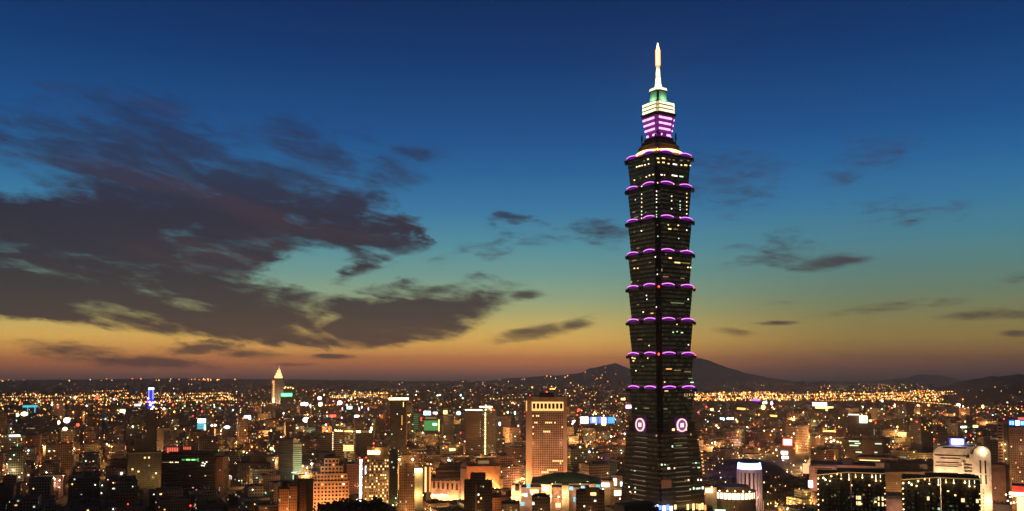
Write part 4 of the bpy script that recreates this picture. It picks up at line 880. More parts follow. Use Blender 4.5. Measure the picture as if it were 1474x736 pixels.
# 21 long right-hand halls
h = Hero('ribbon_hall', 'long rose office hall with dark ribbon windows behind the left residence tower', 'office block', 1168, 1262, 668, 1230, 60, 700)
h.block('wall', 1168, 1258, 671, mat('rose_panel', (.38, .25, .22))); h.block('front_wing', 1167, 1202, 673, MATS['rose_panel'], None, -6, 30); h.block('roof_house', 1213, 1226, 664, tan_st, 671, 20, 14)
for k in range(3): h.bar('ribbon_window', 1175, 1199, 674.5 + k * 3.1, 675.8 + k * 3.1, brn_win, .3, -6)
h.bar('lit_end', 1158, 1169, 669, 684, glow('glow_cream', (1, .72, .32), .9), .6, 2); h.bar('shop_sign', 1165.5, 1172, 693, 703, glow('cream_sign', (1, .9, .75), 2.2), 1.2, -6)
for u in (1213, 1219, 1239, 1244, 1250): h.lamp(u, 676 - (u > 1230), .8, e_org, -2, 'roof_lamp')
h.flood(1185, 700, 24, 16000, (1, .5, .32)); h.flood(1235, 696, 30, 12000, (1, .5, .25)); h.flood(1205, 660, 30, 7000, (1, .55, .5))
h = Hero('grid_hall', 'long low tan hall with fine window grid between the two residence towers', 'office block', 1258, 1350, 680, 1130, 40, 715, 4)
h.block('wall', 1262, 1350, 683, facade('tan_grid', (.40, .27, .15), (.10, .06, .03), 1.45, 2.6, .45, .55, .012, .8)); h.block('parapet_band', 1258, 1352, 680.5, tan_st, 683, -2, 44); h.block('roof_house', 1291, 1336, 671, brown_st, 680.5, 18, 16); h.flood(1285, 722, 24, 22000, (1, .52, .2)); h.flood(1320, 715, 24, 22000, (1, .52, .2))
h = Hero('white_kiosk', 'low pinkish flat roof hall at the foot between the two residence towers', 'hall', 1268, 1303, 715.5, 960, 30, 736)
h.block('wall', 1270, 1303, 718, mat('rose_panel', (.38, .25, .22))); h.block('dark_eave', 1268, 1305, 715.5, dark_conc, 718, -2, 34); h.flood(1288, 735, 14, 5500, (1, .5, .3))
h = Hero('flat_hall', 'wide flat pale roofed hall behind the ribbon windowed rose hall', 'hall', 1240, 1330, 662, 1500, 70, 680)
h.block('wall', 1240, 1330, 668, concrete); h.block('roof_slab', 1237, 1292, 661, brown_st, 664, 8, 50); h.bar('roof_light', 1240, 1268, 664, 665.2, w_warm, .8, 8); h.flood(1285, 680, 24, 14000, (1, .55, .3))
# 22 fluted round tower
h = Hero('fluted_drum', 'small fluted white drum tower crowned by a blazing blue-white sign ring', 'office tower', 1060, 1097, 667, 1090, 30, 709)
R0 = 17.5 * h.s
q = MB(); q.cyl(0, 0, R0 * .93, 0, h.z(680), 28); q.build('wall', mat('dark_slot', (.05, .035, .035)), h.root)
for k in range(18):
    a = 2 * math.pi * k / 18; link('rib', unit(mat('lilac_stone', (.60, .47, .46), .6), 'rib'), h.root, (R0 * .96 * math.cos(a), R0 * .96 * math.sin(a), h.z(681) / 2), (0, 0, a), (2.4, 2.6, h.z(681)))
q = MB(); q.cyl(0, 0, R0 * 1.03, h.z(681), h.z(676.5), 28); q.build('cornice', MATS['lilac_stone'], h.root)
q = MB(); q.cyl(0, 0, R0 * .98, h.z(676.5), h.z(668), 28, r1=R0 * .92); q.build('sign_ring', glow('ring_blue', (.30, .45, 1), 6), h.root)
q = MB(); q.cyl(0, 0, R0 * .8, h.z(668), h.z(666.5), 28); q.build('roof', roof_m, h.root)
h.flood(1066, 716, 10, 14000, (1, .60, .44)); h.flood(1090, 716, 10, 14000, (1, .60, .44)); h.flood(1078, 690, 16, 3500, (1, .7, .7)); light(h.root, (-26, -14, h.z(672)), 4000, (.12, .15, 1), 3); light(h.root, (26, -16, h.z(668)), 2200, (.16, .18, 1), 3)
# dark domed hall behind the drum, tinted violet by two added, unseen bulbs
h = Hero('domed_hall', 'low dark domed hall faintly tinted violet behind the fluted drum tower', 'hall', 1016, 1134, 664, 1480, 90, 690)
q = MB(); wx = 59 * h.s; zt_, zb_ = h.z(664), h.z(690)
for k in range(24):
    for j in range(8):
        e_ = lambda a, b_: (wx * math.cos(b_) * math.cos(a), 45 * math.cos(b_) * math.sin(a), zb_ + (zt_ - zb_) * math.sin(b_))
        a0_, a1_, b0_, b1_ = 2 * math.pi * k / 24, 2 * math.pi * (k + 1) / 24, math.pi / 2 * j / 8, math.pi / 2 * (j + 1) / 8
        q.poly([e_(a0_, b0_), e_(a1_, b0_), e_(a1_, b1_), e_(a0_, b1_)])
q.build('roof', mat('dome_metal', (.055, .05, .065), .6), h.root)
q = MB(); q.prism([(wx * math.cos(2 * math.pi * k / 24), 45 * math.sin(2 * math.pi * k / 24)) for k in range(24)], 0, zb_ - .01); q.build('wall', dark_conc, h.root)
light(h.root, (h.x(1062), -100, h.z(655)), 20000, (.25, .14, 1), 4); light(h.root, (h.x(1030), -80, h.z(680)), 16000, (.35, .15, 1), 4)
for u, v in ((1026, 676.5), (1037, 681), (1041, 668), (1102, 678), (1030, 671)): h.lamp(u, v, .9, w_warm, -6, 'wall_lamp')
# 23 round podium with a blazing gallery
h = Hero('lit_rotunda', 'round podium with a blazing white gallery right of the great tower foot', 'shopping mall', 1014, 1089, 700, 960, 50, 736)
q = MB(); R1 = 32 * h.s; q.cyl(0, 0, R1, 0, h.z(720.5), 40); q.build('wall', facade('rotunda_wall', (.30, .22, .15), (.12, .08, .05), 1.5, 60, .4, .9, 0, 0), h.root, (h.x(1056), 4, 0))
q = MB(); q.cyl(0, 0, R1 * .97, h.z(720.5) + .02, h.z(711.5), 40); q.build('gallery', glow('gallery_light', (1, .80, .48), 3.2), h.root, (h.x(1056), 4, 0))
q = MB(); q.cyl(0, 0, R1 * 1.02, h.z(711.5), h.z(710.2), 40); q.build('eave', tan_st, h.root, (h.x(1056), 4, 0))
for k in range(16):
    a = math.pi + math.pi * (k + .5) / 16; link('mullion', unit(brown_st, 'mullion'), h.root, (h.x(1056) + R1 * .99 * math.cos(a), 4 + R1 * .99 * math.sin(a), h.z(716)), (0, 0, a), (.8, .7, h.z(711.5) - h.z(720.5)))
q = MB(); q.cyl(0, 0, R1 * .8, h.z(710.2), h.z(704), 32); q.build('roof_drum', mat('drum_tile', (.36, .22, .16)), h.root, (h.x(1054), 8, 0))
for u in (1036, 1047, 1058, 1069, 1078): h.lamp(u, 707.5, .8, e_gold, 2, 'roof_lamp', 1100)
h.block('side_hall', 1015, 1032, 705, tan_st, None, 6, 24); h.lamp(1020, 708, 1.5, e_gold, 2, 'roof_lamp', 3000); h.lamp(1025, 703, 1.1, e_yel, 4, 'roof_lamp', 1800); h.bar('light_bar', 1016, 1026, 706, 711, e_gold, .8, 6)
h.flood(1056, 728, 12, 3000, (1, .6, .25)); h.bar('lit_panel', 1029, 1044, 734, 737, w_green, 2)
# 24 mall in front of the trade tower
h = Hero('green_roof_hall', 'wide convention hall with a low domed green roof in front of the orange tower', 'hall', 764, 866, 694, 1150, 70, 700)
q = MB(); ns = 20; wx = 51 * h.s
for k in range(ns):
    a0_, a1_ = -1 + 2 * k / ns, -1 + 2 * (k + 1) / ns; g = lambda a: (1 - a * a) * (h.z(684.5) - h.z(696))
    for j in range(8):
        b0_, b1_ = -1 + 2 * j / 8, -1 + 2 * (j + 1) / 8; e_ = lambda a, b_: (a * wx, b_ * 34, h.z(696) + g(a) * (1 - b_ * b_ * .8))
        q.poly([e_(a0_, b0_), e_(a1_, b0_), e_(a1_, b1_), e_(a0_, b1_)])
q.build('domed_roof', mat('green_roof', (.10, .17, .07)), h.root); q = MB(); q.box(-wx * .98, wx * .98, -33, 33, 0, h.z(696.5)); q.build('wall', rose_m, h.root)
for u in (795, 813, 835, 851): h.lamp(u, 696.5, .7, e_yel, -1.5, 'eave_lamp', 1200, (1, .8, .4))
h.flood(800, 690, 30, 9000, (.9, 1, .5)); h.flood(845, 690, 30, 7000, (.9, 1, .5))
h = Hero('lit_mall', 'bright cream mall front with cyan lit square windows below the green roof', 'shopping mall', 735, 872, 698, 1080, 30, 722)
cream = mat('cream_stone', (.55, .40, .27), .7)
h.block('wall', 741, 850, 704, rose_m, None, 6, 24)
for a, b_, v in ((736, 750, 700), (779, 794, 699), (809, 819, 700), (848, 862, 698)): h.block('pavilion', a, b_, v, cream, None, 0, 18)
for u, v in ((758, 697), (754, 710), (749.5, 723), (819.5, 700), (836, 699), (858, 697.5)): h.bar('cyan_window', u, u + 5.4, v, v + 5.4, e_cya, 1.4, -1)
h.bar('cyan_window', 825, 828, 715, 722, e_cya, 1.2, -1)
q = MB(); 
for k in range(12):
    a, b_ = math.pi * k / 12, math.pi * (k + 1) / 12; ro, ri = 5 * h.s, 3.6 * h.s
    q.poly([(ri * math.cos(a), 0, ri * math.sin(a)), (ro * math.cos(a), 0, ro * math.sin(a)), (ro * math.cos(b_), 0, ro * math.sin(b_)), (ri * math.cos(b_), 0, ri * math.sin(b_))]); q.poly([(ro * math.cos(a), 0, ro * math.sin(a)), (ro * math.cos(a), 1.2, ro * math.sin(a)), (ro * math.cos(b_), 1.2, ro * math.sin(b_)), (ro * math.cos(b_), 0, ro * math.sin(b_))])
q.build('arch', cream, h.root, (h.x(744.5), -h.d / 2 - 1.4, h.z(700))); h.bar('arch_window', 741.5, 747.5, 699, 707, brn_win, .4)
for u, v, m in ((739, 705, e_gold), (752, 712, e_gold), (766, 711, e_wht), (782, 703, e_wht), (789, 705, e_gold), (793, 714, e_wht), (814, 709, e_gold), (811, 716, w_warm), (833, 708, e_gold), (744, 716, e_gold), (737, 716, e_yel), (846, 706, e_gold), (804, 715, e_yel)): h.lamp(u, v, 1.2, m, -4, 'shop_lamp', 6500, (1, .64, .3))
h.bar('shopfront', 800, 807, 724, 730, w_warm, .6, -2); h.bar('shopfront', 781, 790, 700, 706, e_gold, .3); h.bar('shopfront', 763, 775, 706, 711, w_warm, .5, 5)
h = Hero('corner_store', 'rose corner store with a blazing curved white gallery left of the great tower', 'shopping mall', 857, 906, 686, 1060, 34, 722)
h.block('wall', 882, 903, 687, rose_m, 702, 8, 20); h.block('left_hall', 865, 884, 694, cream, None, 4, 20); h.bar('light_slot', 883, 887, 690, 700, e_gold, .6, 8); h.bar('cyan_window', 893, 897, 695, 701, e_cyw, .6, 8); h.bar('bright_window', 866, 877, 696.5, 701, e_wht, .8, 4)
R2 = 19.5 * h.s
for nm, va, vb, m in (('gallery', 706.5, 714.5, glow('gallery_light', (1, .80, .48), 3.2)), ('canopy', 703.5, 706.5, cream), ('wall', 714.5, 745, mat('drum_tile', (.36, .22, .16)))):
    q = MB(); q.cyl(0, 0, R2 * (1 if nm != 'gallery' else .95), h.z(vb), h.z(va), 32); q.build(nm, m, h.root, (h.x(883), 2, 0))
for k in range(12):
    a = math.pi + math.pi * (k + .5) / 12; link('mullion', unit(brown_st, 'mullion'), h.root, (h.x(883) + R2 * .96 * math.cos(a), 2 + R2 * .96 * math.sin(a), h.z(710)), (0, 0, a), (.7, .6, 5))
h.lamp(868, 704, 1, e_gold, -2, 'shop_lamp', 3000); h.lamp(892, 716.5, .8, e_gold, -8, 'shop_lamp', 2500); h.lamp(897, 732, .8, e_mint, -8, 'shop_lamp'); h.flood(890, 690, 14, 2500, (1, .5, .25))
for nm, lab, a, b_, v, Y in (('dark_apartments', 'dark gabled apartment block with one lit arch, in front of the cream mall', 829, 870, 706, 900), ('dark_apartments', 'black flat-roofed block squatting before the lit cream mall arch', 766, 792, 713, 930), ('dark_apartments', 'olive tan apartments at the bottom edge left of the cream mall', 722, 748, 723, 900)):
    h = Hero(nm, lab, 'apartment block', a, b_, v, Y, 20, 736); h.block('wall', a, b_, v + 4, apf); h.block('roof_house', a + 4, b_ - 6, v, dark_conc, v + 4.2, 3, 10, parapet=.4); h.tank(b_ - 4, v + 4, 1.3)
    if a == 829:
        h.block('gable', 843, 863, 704.5, brown_st, 712, -1, 8); h.bar('lit_arch', 850, 858, 709, 713, w_warm, .5, -1); h.bar('lit_room', 855, 858, 720, 722, w_white, .4); h.bar('lit_room', 840, 842, 728, 730, w_white, .4)
    if a == 766: h.bar('lit_room', 760 + 6, 763 + 6, 723, 727, w_white, .4)
    h.flood((a + b_) / 2, 738, 20, 4200, (1, .5, .2))  # floods added before these blocks to lift their black fronts
    if a == 722: h.flood(735, 735, 12, 2600, (1, .55, .2))
# 25 billboards
h = Hero('billboard_row', 'row of glowing white, blue and cyan billboards on a low roof beyond the orange tower', 'billboards', 833, 886, 600, 2500, 14, 613)
h.block('wall', 835, 885, 612.5, dark_conc, None, 0, 14)
for a, b_, v0, v1, m in ((835.5, 847, 600, 610, glow('board_white', (1, .92, .8), 2.5)), (849.5, 860, 600.5, 609.5, glow('board_azure', (.18, .35, 1), 1.8)), (853, 857, 601.5, 607.5, e_bwh), (861.5, 874, 600.5, 609.5, glow('board_blue_b', (.12, .22, .95), 1.6)), (866, 872, 601.5, 612, e_gold), (875, 884.5, 600.5, 609.5, glow('board_cyan', (.06, .42, 1), 1.6))):
    h.bar('board', a, b_, v0, v1, m, 1.5 if m not in (e_bwh, e_gold) else 2.4)
for u, v in ((856, 594), (858, 596), (869, 598.5), (854, 597)): h.lamp(u, v, 2.2, e_gold, 3, 'lamp')
h.lamp(825.5, 607.5, 4, e_wht, 3, 'lamp'); h.lamp(831, 598, 2.2, e_red, 3); h.lamp(824, 610.5, 3, e_pnk, 3)
# 26, 27 coloured towers at left
h = Hero('blue_tower', 'far blue neon tower with white crown above a pink glowing foot', 'office tower', 213, 222, 557.5, 4300, 26, 590)
h.block('wall', 213.5, 221.5, 558, mat('night_blue', (.03, .03, .10), .5, (.04, .06, .9), .75)); h.bar('crown_light', 214, 221.5, 558.5, 561, e_wht, 2); h.bar('light_strip', 214, 215.4, 561, 575, e_blu, 1.5); h.bar('light_strip', 219.5, 221, 561, 575, e_blu, 1.5)
for u, v, m in ((214, 573.5, e_pnk), (216, 579, e_pnk), (220, 580, e_pnk), (223, 579, e_pnk), (217, 583, e_gold), (221, 586, e_gold), (219, 589, e_gold), (225, 589, e_gold), (213, 578, e_pur)): h.lamp(u, v, 5.5, m, -10, 'foot_lamp')
h = Hero('cyan_block', 'small block glowing cyan under a white rooftop lamp, left of the landmark tower', 'shop building', 282, 298, 603, 2500, 18, 622)
h.block('wall', 283.5, 296.5, 609, mat('cyan_wall', (.08, .3, .33), .6)); h.bar('lamp_box', 285, 296, 603, 609, e_cyw, 1); 
for k in range(4): h.bar('cyan_band', 284.5, 296, 610.3 + k * 2, 611.6 + k * 2, e_cya, .8)
h.bar('corner_light', 294, 296, 612, 620, e_cyw, 1.2)
h = Hero('teal_arch', 'distant teal lit flat canopy with two legs at far left', 'gateway', 34, 54, 583, 3300, 12, 602)
h.bar('beam', 34, 53, 583.5, 586.5, e_cya, 5); h.bar('leg', 40, 41, 586.5, 596, e_cya, 3); h.bar('leg', 49, 50.5, 586.5, 594, e_cya, 3); h.block('wall', 36, 52, 597, dark_conc)
# 19 two residence towers strung with lights (nearest)
def residence(label, a, b_, v, vl, Y, sd):
    h = Hero('residence_tower', label, 'apartment tower', a, b_, v, Y, 34, 736); r_ = random.Random(sd); s_ = (b_ - a) / 93
    dr = facade('residence_' + str(sd), (.035, .028, .02), (.014, .012, .010), 3.2, 3.3, .6, .6, .007, .7, dimall=.03)
    X = lambda k: a + k * s_
    h.block('wall', X(0), X(46), v + 6, dr, None, 3, 28); h.block('core', X(47), X(92.5), v + 3.5, dr, None, 0, 30); h.block('roof_frame', X(28), X(88), v, dark_conc, v + 3, 6, 18, parapet=.5)
    ed = MB(); 
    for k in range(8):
        h.bar('roof_edge', X(0 + k * 5.6), X(5.6 + k * 5.6), v + 6.6 - k * .72, v + 7.6 - k * .72, mat('roof_edge_glow', (.5, .34, .16), .6, (1, .6, .2), .25), 1.2, 2)  # lamp light falling on the edge is put in as a faint glow
    h.bar('roof_edge', X(45), X(92), v + 1.2, v + 2.2, MATS['roof_edge_glow'], 1.0)
    for k, vv in ((2, 12), (9, 11), (12, 13.5), (18, 15), (20, 8), (33.5, 11), (44, 12), (53, 8), (62, 8.5), (80, 12), (86, 12), (75, 7), (28, 5)):
        h.lamp(X(k), v + vv, .85 if k < 28 else .7, (e_gold, w_warm, e_yel)[int(k) % 3], -1.2, 'eave_lamp', 420, (1, .66, .3))
        if k > 20: h.bar('drop_light', X(k) - .35, X(k) + .35, v + 3.5, v + vv, w_warm if k % 2 else w_white, .5)
    for k in range(9): h.lamp(X(1.5), v + 20 + 7.6 * k, .62, w_warm if k % 2 else e_gold, -.6, 'edge_lamp')
    for k in range(4): h.lamp(X(91.5), v + 22 + 8.2 * k, .6, w_warm, -.6, 'edge_lamp')
    for k in range(5): h.bar('pier', X(16 + k * 17), X(19 + k * 17), v + 8, 738, mat('pier_dark', (.045, .035, .025)), 1.5)
    for i in range(20):
        k, vv = r_.uniform(5, 90), r_.uniform(18, 56)
        h.bar('lit_room', X(k), X(k) + r_.choice((1.6, 2.4, 3)), v + vv, v + vv + r_.choice((1.5, 2.2)), r_.choice((w_dim, w_dim, w_dim, w_gdim, w_gdim, w_warm)), .4)
    for k in ((50, 82, 85, 55) if sd == 1 else (70, 86, 30)):
        for vv in (35, 43) if sd == 1 else (30,): h.bar('lit_room', X(k), X(k) + 4.4, v + vv, v + vv + 5.2, glow('room_cream', (1, .74, .36), 1.5), .5)
    return h
residence('nearer left dark residence tower strung with warm eave lamps, one pair of rooms bright', 1178, 1271, 678.5, 6, 790, 1)
residence('nearer right dark residence tower strung with warm eave lamps before the white arched building', 1302, 1405, 686, 6, 740, 2)
# mid-right boxes
h = Hero('striped_roof_block', 'dark boxy office with mint lit top floors left of its wider twin', 'office block', 1215, 1241, 632, 1800, 34, 664)
h.block('wall', 1216, 1240, 633, dkg)
for v, a, b_ in ((634.5, 1222, 1236), (640.5, 1223, 1235), (637.5, 1230, 1238), (650, 1231, 1239)): h.bar('lit_floor', a, b_, v, v + 1.6, glow('floor_mint', (.7, 1, .65), 1.2), .5)
h = Hero('square_dark_block', 'square dark office with a few mint lit rooms, right twin of the pair', 'office block', 1241, 1271, 632.5, 1780, 34, 662)
h.block('wall', 1242, 1270, 633, mat('plum_panel', (.09, .07, .07))); 
for u, v, w in ((1259, 638, 9), (1258, 650.5, 4), (1257, 656, 5), (1262, 656, 4), (1267, 657, 3)): h.bar('lit_room', u, u + w, v, v + 1.6, MATS['floor_mint'], .5)
h = Hero('white_sign_block', 'block with a square white lit sign above a pale green roof in the right distance', 'office block', 1222, 1258, 606, 2700, 34, 630)
h.block('wall', 1222, 1240, 598, brown_st, None, 6, 26); h.bar('roof_light', 1222, 1237, 596.5, 598, w_white, 1.5, 6); h.bar('sign_box', 1237.5, 1248, 598.5, 609, glow('sign_pale', (.9, 1, .7), 3), 2); h.block('green_roof', 1233, 1266, 612, mat('mint_roof', (.2, .3, .24)), 616, 0, 34); h.block('hall', 1235, 1264, 616, dark_conc); h.bar('column', 1256, 1257.5, 617, 627, w_gdim, 1); h.bar('side_sign', 1250, 1254, 604, 607, w_warm, 1)
h = Hero('white_marquee', 'long white blazing marquee sign in the right distance before the orange street lights', 'hall', 1169, 1191, 577, 4200, 60, 592)
h.block('wall', 1172, 1198, 586, bm); h.bar('marquee', 1170, 1189.5, 579.5, 584.5, e_wht, 3); h.bar('lit_front', 1174, 1198, 585.5, 588, e_yel, 2); h.bar('lit_column', 1188, 1190, 588, 594, e_yel, 2); h.bar('lit_column', 1196.5, 1198, 588, 596, w_warm, 2)
h = Hero('pink_sign_block', 'block with a square pink-white sign with red edge in the right middle distance', 'shop building', 1127, 1142, 633, 1900, 20, 650)
h.block('wall', 1124, 1144, 640, brown_st); h.bar('sign', 1128.5, 1139, 633, 640.5, e_pnk, 1.5); h.bar('sign_edge', 1127, 1140, 632, 641.5, e_red, .8); h.bar('lower_sign', 1124.5, 1133.5, 650, 654, e_wht, 1.5); h.bar('lower_sign', 1125.5, 1134, 657, 660.5, e_wht, 1.5); h.lamp(1127, 663, 1.6, e_pnk, -2); h.lamp(1113.5, 653, 1.5, e_yel, -2); h.lamp(1119, 656.5, 1.3, e_yel, -2)
h = Hero('temple_lights', 'golden blazing rooftop between two red lamps in the right middle distance', 'shop building', 1183, 1213, 622, 2100, 24, 642)
h.block('wall', 1186, 1212, 633, brown_st); h.bar('lintel', 1187, 1202, 620, 622, e_org, 1, 4)
for u, v, m, r_ in ((1186.5, 618, e_red, 2.2), (1202, 618.5, e_red, 2.2), (1186, 621, e_org, 1.5), (1202, 621.5, e_org, 1.5), (1190, 632, e_gold, 1.8), (1196, 630, e_gold, 2), (1200, 634, e_gold, 2.6), (1205, 636, e_gold, 2.2), (1196, 636, e_wht, 2.4), (1209, 637, e_yel, 1.8), (1189, 636, e_yel, 1.6), (1210, 643, e_mint, 1.6)): h.lamp(u, v, r_, m, -2, 'lamp')
# black hump of a wooded knoll before the tower foot
knoll = MB()
for k in range(10):
    a0_, a1_ = math.pi * k / 10, math.pi * (k + 1) / 10; Yk = 830; xk, zk = P(921, 723.5, Yk)
    for j in range(5):
        e_ = lambda a, b_: (xk - 15.5 * math.cos(a), Yk - 12 + b_ * 5, max(0, (zk - 3) + (3.2 * math.sin(a) + (.8 if 5 < a * 3 < 8 else 0)) * (1 if 0 < b_ < 5 else .6)))
        knoll.poly([e_(a0_, j), e_(a1_, j), e_(a1_, j + 1), e_(a0_, j + 1)])
xk, zk = P(921, 723.5, 830); knoll.box(xk - 15.4, xk + 15.4, 818.2, 842.8, 0, zk - 3.05)
kn = empty('dark_roof_hall', (0, 0, 0), 0, 'black curved roof hall crossing the foot of the great tower', 'hall'); knoll.build('wall', dark_conc, kn)
FOOT.append((TX, TY, 55)); BOXES.append((898, 1022, 724, TY))

# ------------------------------------------------------------------ ordinary city blocks
WT = [(1, .50, .16), (1, .66, .28), (1, .40, .12), (1, .58, .20), (1, .80, .52), (1, .86, .66), (.75, 1, .7)]
fl_t = facade('city_flats', (.2, .2, .2), (.025, .02, .018), 2.7, 3.2, .5, .46, .014, .75, tinted=True, tints=WT)
fl_o = facade('city_offices', (.2, .2, .2), (.02, .02, .02), 3.2, 3.7, .64, .5, .010, .65, tinted=True, rowfrac=.008, tints=WT)
TINTS = [('grey', (.17, .16, .15)), ('brown', (.20, .13, .085)), ('tan', (.28, .21, .14)), ('brick red', (.22, .10, .07)), ('cream', (.34, .29, .22)), ('black', (.06, .055, .05)), ('olive', (.17, .16, .10)), ('pink', (.30, .20, .17))]
rg = random.Random(11)
GY = R(24); cg, sg = math.cos(GY), math.sin(GY)
def in_frame(x, y, z=20, m=30):
    if y < 200: return False
    u, v = project(x, y, z); return -m < u < 1474 + m and v < 760
def park(x, y):
    u, v = project(x, y, 0); return 1088 < u < 1180 and 652 < v < 735
gens = []
def near_cells(step, ymin, ymax):
    n = int(ymax * 1.3 / step) + 2
    for i in range(-n, n):
        for j in range(-n, n):
            a, b_ = (i + .5) * step, (j + .5) * step
            x, y = a * cg - b_ * sg, a * sg + b_ * cg
            if ymin < y < ymax and abs(x) < .62 * y + 80: yield x, y
def cap_height(x, y, w, hh):
    """keep the measured landmarks in view"""
    for u0, u1, vb, Y in BOXES:
        if y >= Y: continue
        ux, _ = project(x, y, 0); hw = w * .62 / y * F
        if ux + hw > u0 and ux - hw < u1:
            zmax = P(ux, vb, y)[1]; hh = min(hh, zmax)
    return hh
for step, y0_, y1_ in ((50, 1000, 2700), (62, 2700, 6000), (115, 6000, 12500)):
    for x, y in near_cells(step, y0_, y1_):
        x += rg.uniform(-.09, .09) * step; y += rg.uniform(-.09, .09) * step
        if rg.random() < .10 or not in_frame(x, y) or park(x, y): continue
        if y > 5200 and x > 0 and 7500 < y < 9100 and x > 1000: continue
        w, d = rg.uniform(.55, .86) * step, rg.uniform(.5, .82) * step
        if any((x - fx) ** 2 + (y - fy) ** 2 < (fr + w * .55) ** 2 for fx, fy, fr in FOOT): continue
        hh = rg.choice((13, 16, 19, 22, 24, 28, 32, 36)) * rg.uniform(.85, 1.15)
        if rg.random() < .13: hh = rg.uniform(38, 66); w *= .8
        if rg.random() < .02 and y > 1800: hh = rg.uniform(70, 95); w *= .75
        if 1000 < y < 1250 and x < -150: hh = min(hh, 40)
        hh = cap_height(x, y, w, hh)
        if hh < 7: continue
        if y > 4300 and project(x, y, 0)[0] > 1345: continue
        u, v = project(x, y, hh); u2, v2 = project(x, y, 0)
        if v > 745: continue
        gens.append((hh, x, y, w, d, u, v, F * w / y * min(v2 - v, 40) if y < 3400 else 0))
gens.sort(key=lambda g: -g[7])
def block_mesh(q, x, y, w, d, hh, yaw, rng, wm, rm_, local=False):
    ca, sa = math.cos(yaw), math.sin(yaw)
    T = (lambda px, py: (px, py)) if local else (lambda px, py: (x + px * ca - py * sa, y + px * sa + py * ca))
    def bx(x0, x1, y0, y1, z0, z1, m, t_): q.prism([T(x0, y0), T(x1, y0), T(x1, y1), T(x0, y1)], z0, z1, m, t_, None, u0=rng.randint(0, 400) * 8.64)
    bx(-w / 2, w / 2, -d / 2, d / 2, 0, hh, wm, rm_)
    if rng.random() < .6:
        a = rng.uniform(.15, .3) * w; ox = rng.uniform(-.25, .25) * w
        bx(ox - a / 2, ox + a / 2, -d * .2, d * .2, hh + .003, hh + rng.uniform(2.5, 5), rm_, rm_)
NIND = {'apartment_block': 0, 'office_block': 0}
SIMPLE_ROOF = [mat('roof_grey', (.11, .105, .10), .9), mat('roof_green', (.07, .10, .06), .9), mat('roof_red', (.15, .07, .05), .9)]
individuals = []; far = MB()
for g in gens:
    hh, x, y, w, d, u, v, size = g
    kind = 'office_block' if (hh > 34 or rg.random() < .25) else 'apartment_block'
    tn, tcol = rg.choice(TINTS); yaw = GY + (math.pi / 2 if rg.random() < .5 else 0) + rg.uniform(-.05, .05)
    tcol = tuple(q * rg.uniform(1.0, 1.5) for q in tcol)
    if size > 0 and NIND[kind] < (300 if kind == 'apartment_block' else 220) and 0 < u < 1474:
        NIND[kind] += 1; individuals.append((kind, tn, tcol, yaw) + g)
    else:
        far.cc = (*tcol, 1); block_mesh(far, x, y, w, d, hh, yaw, rg, 0 if kind == 'apartment_block' else 1, 2)
tag(far.build('distant_buildings', [fl_t, fl_o, SIMPLE_ROOF[0]]), kind='stuff')
IND = []
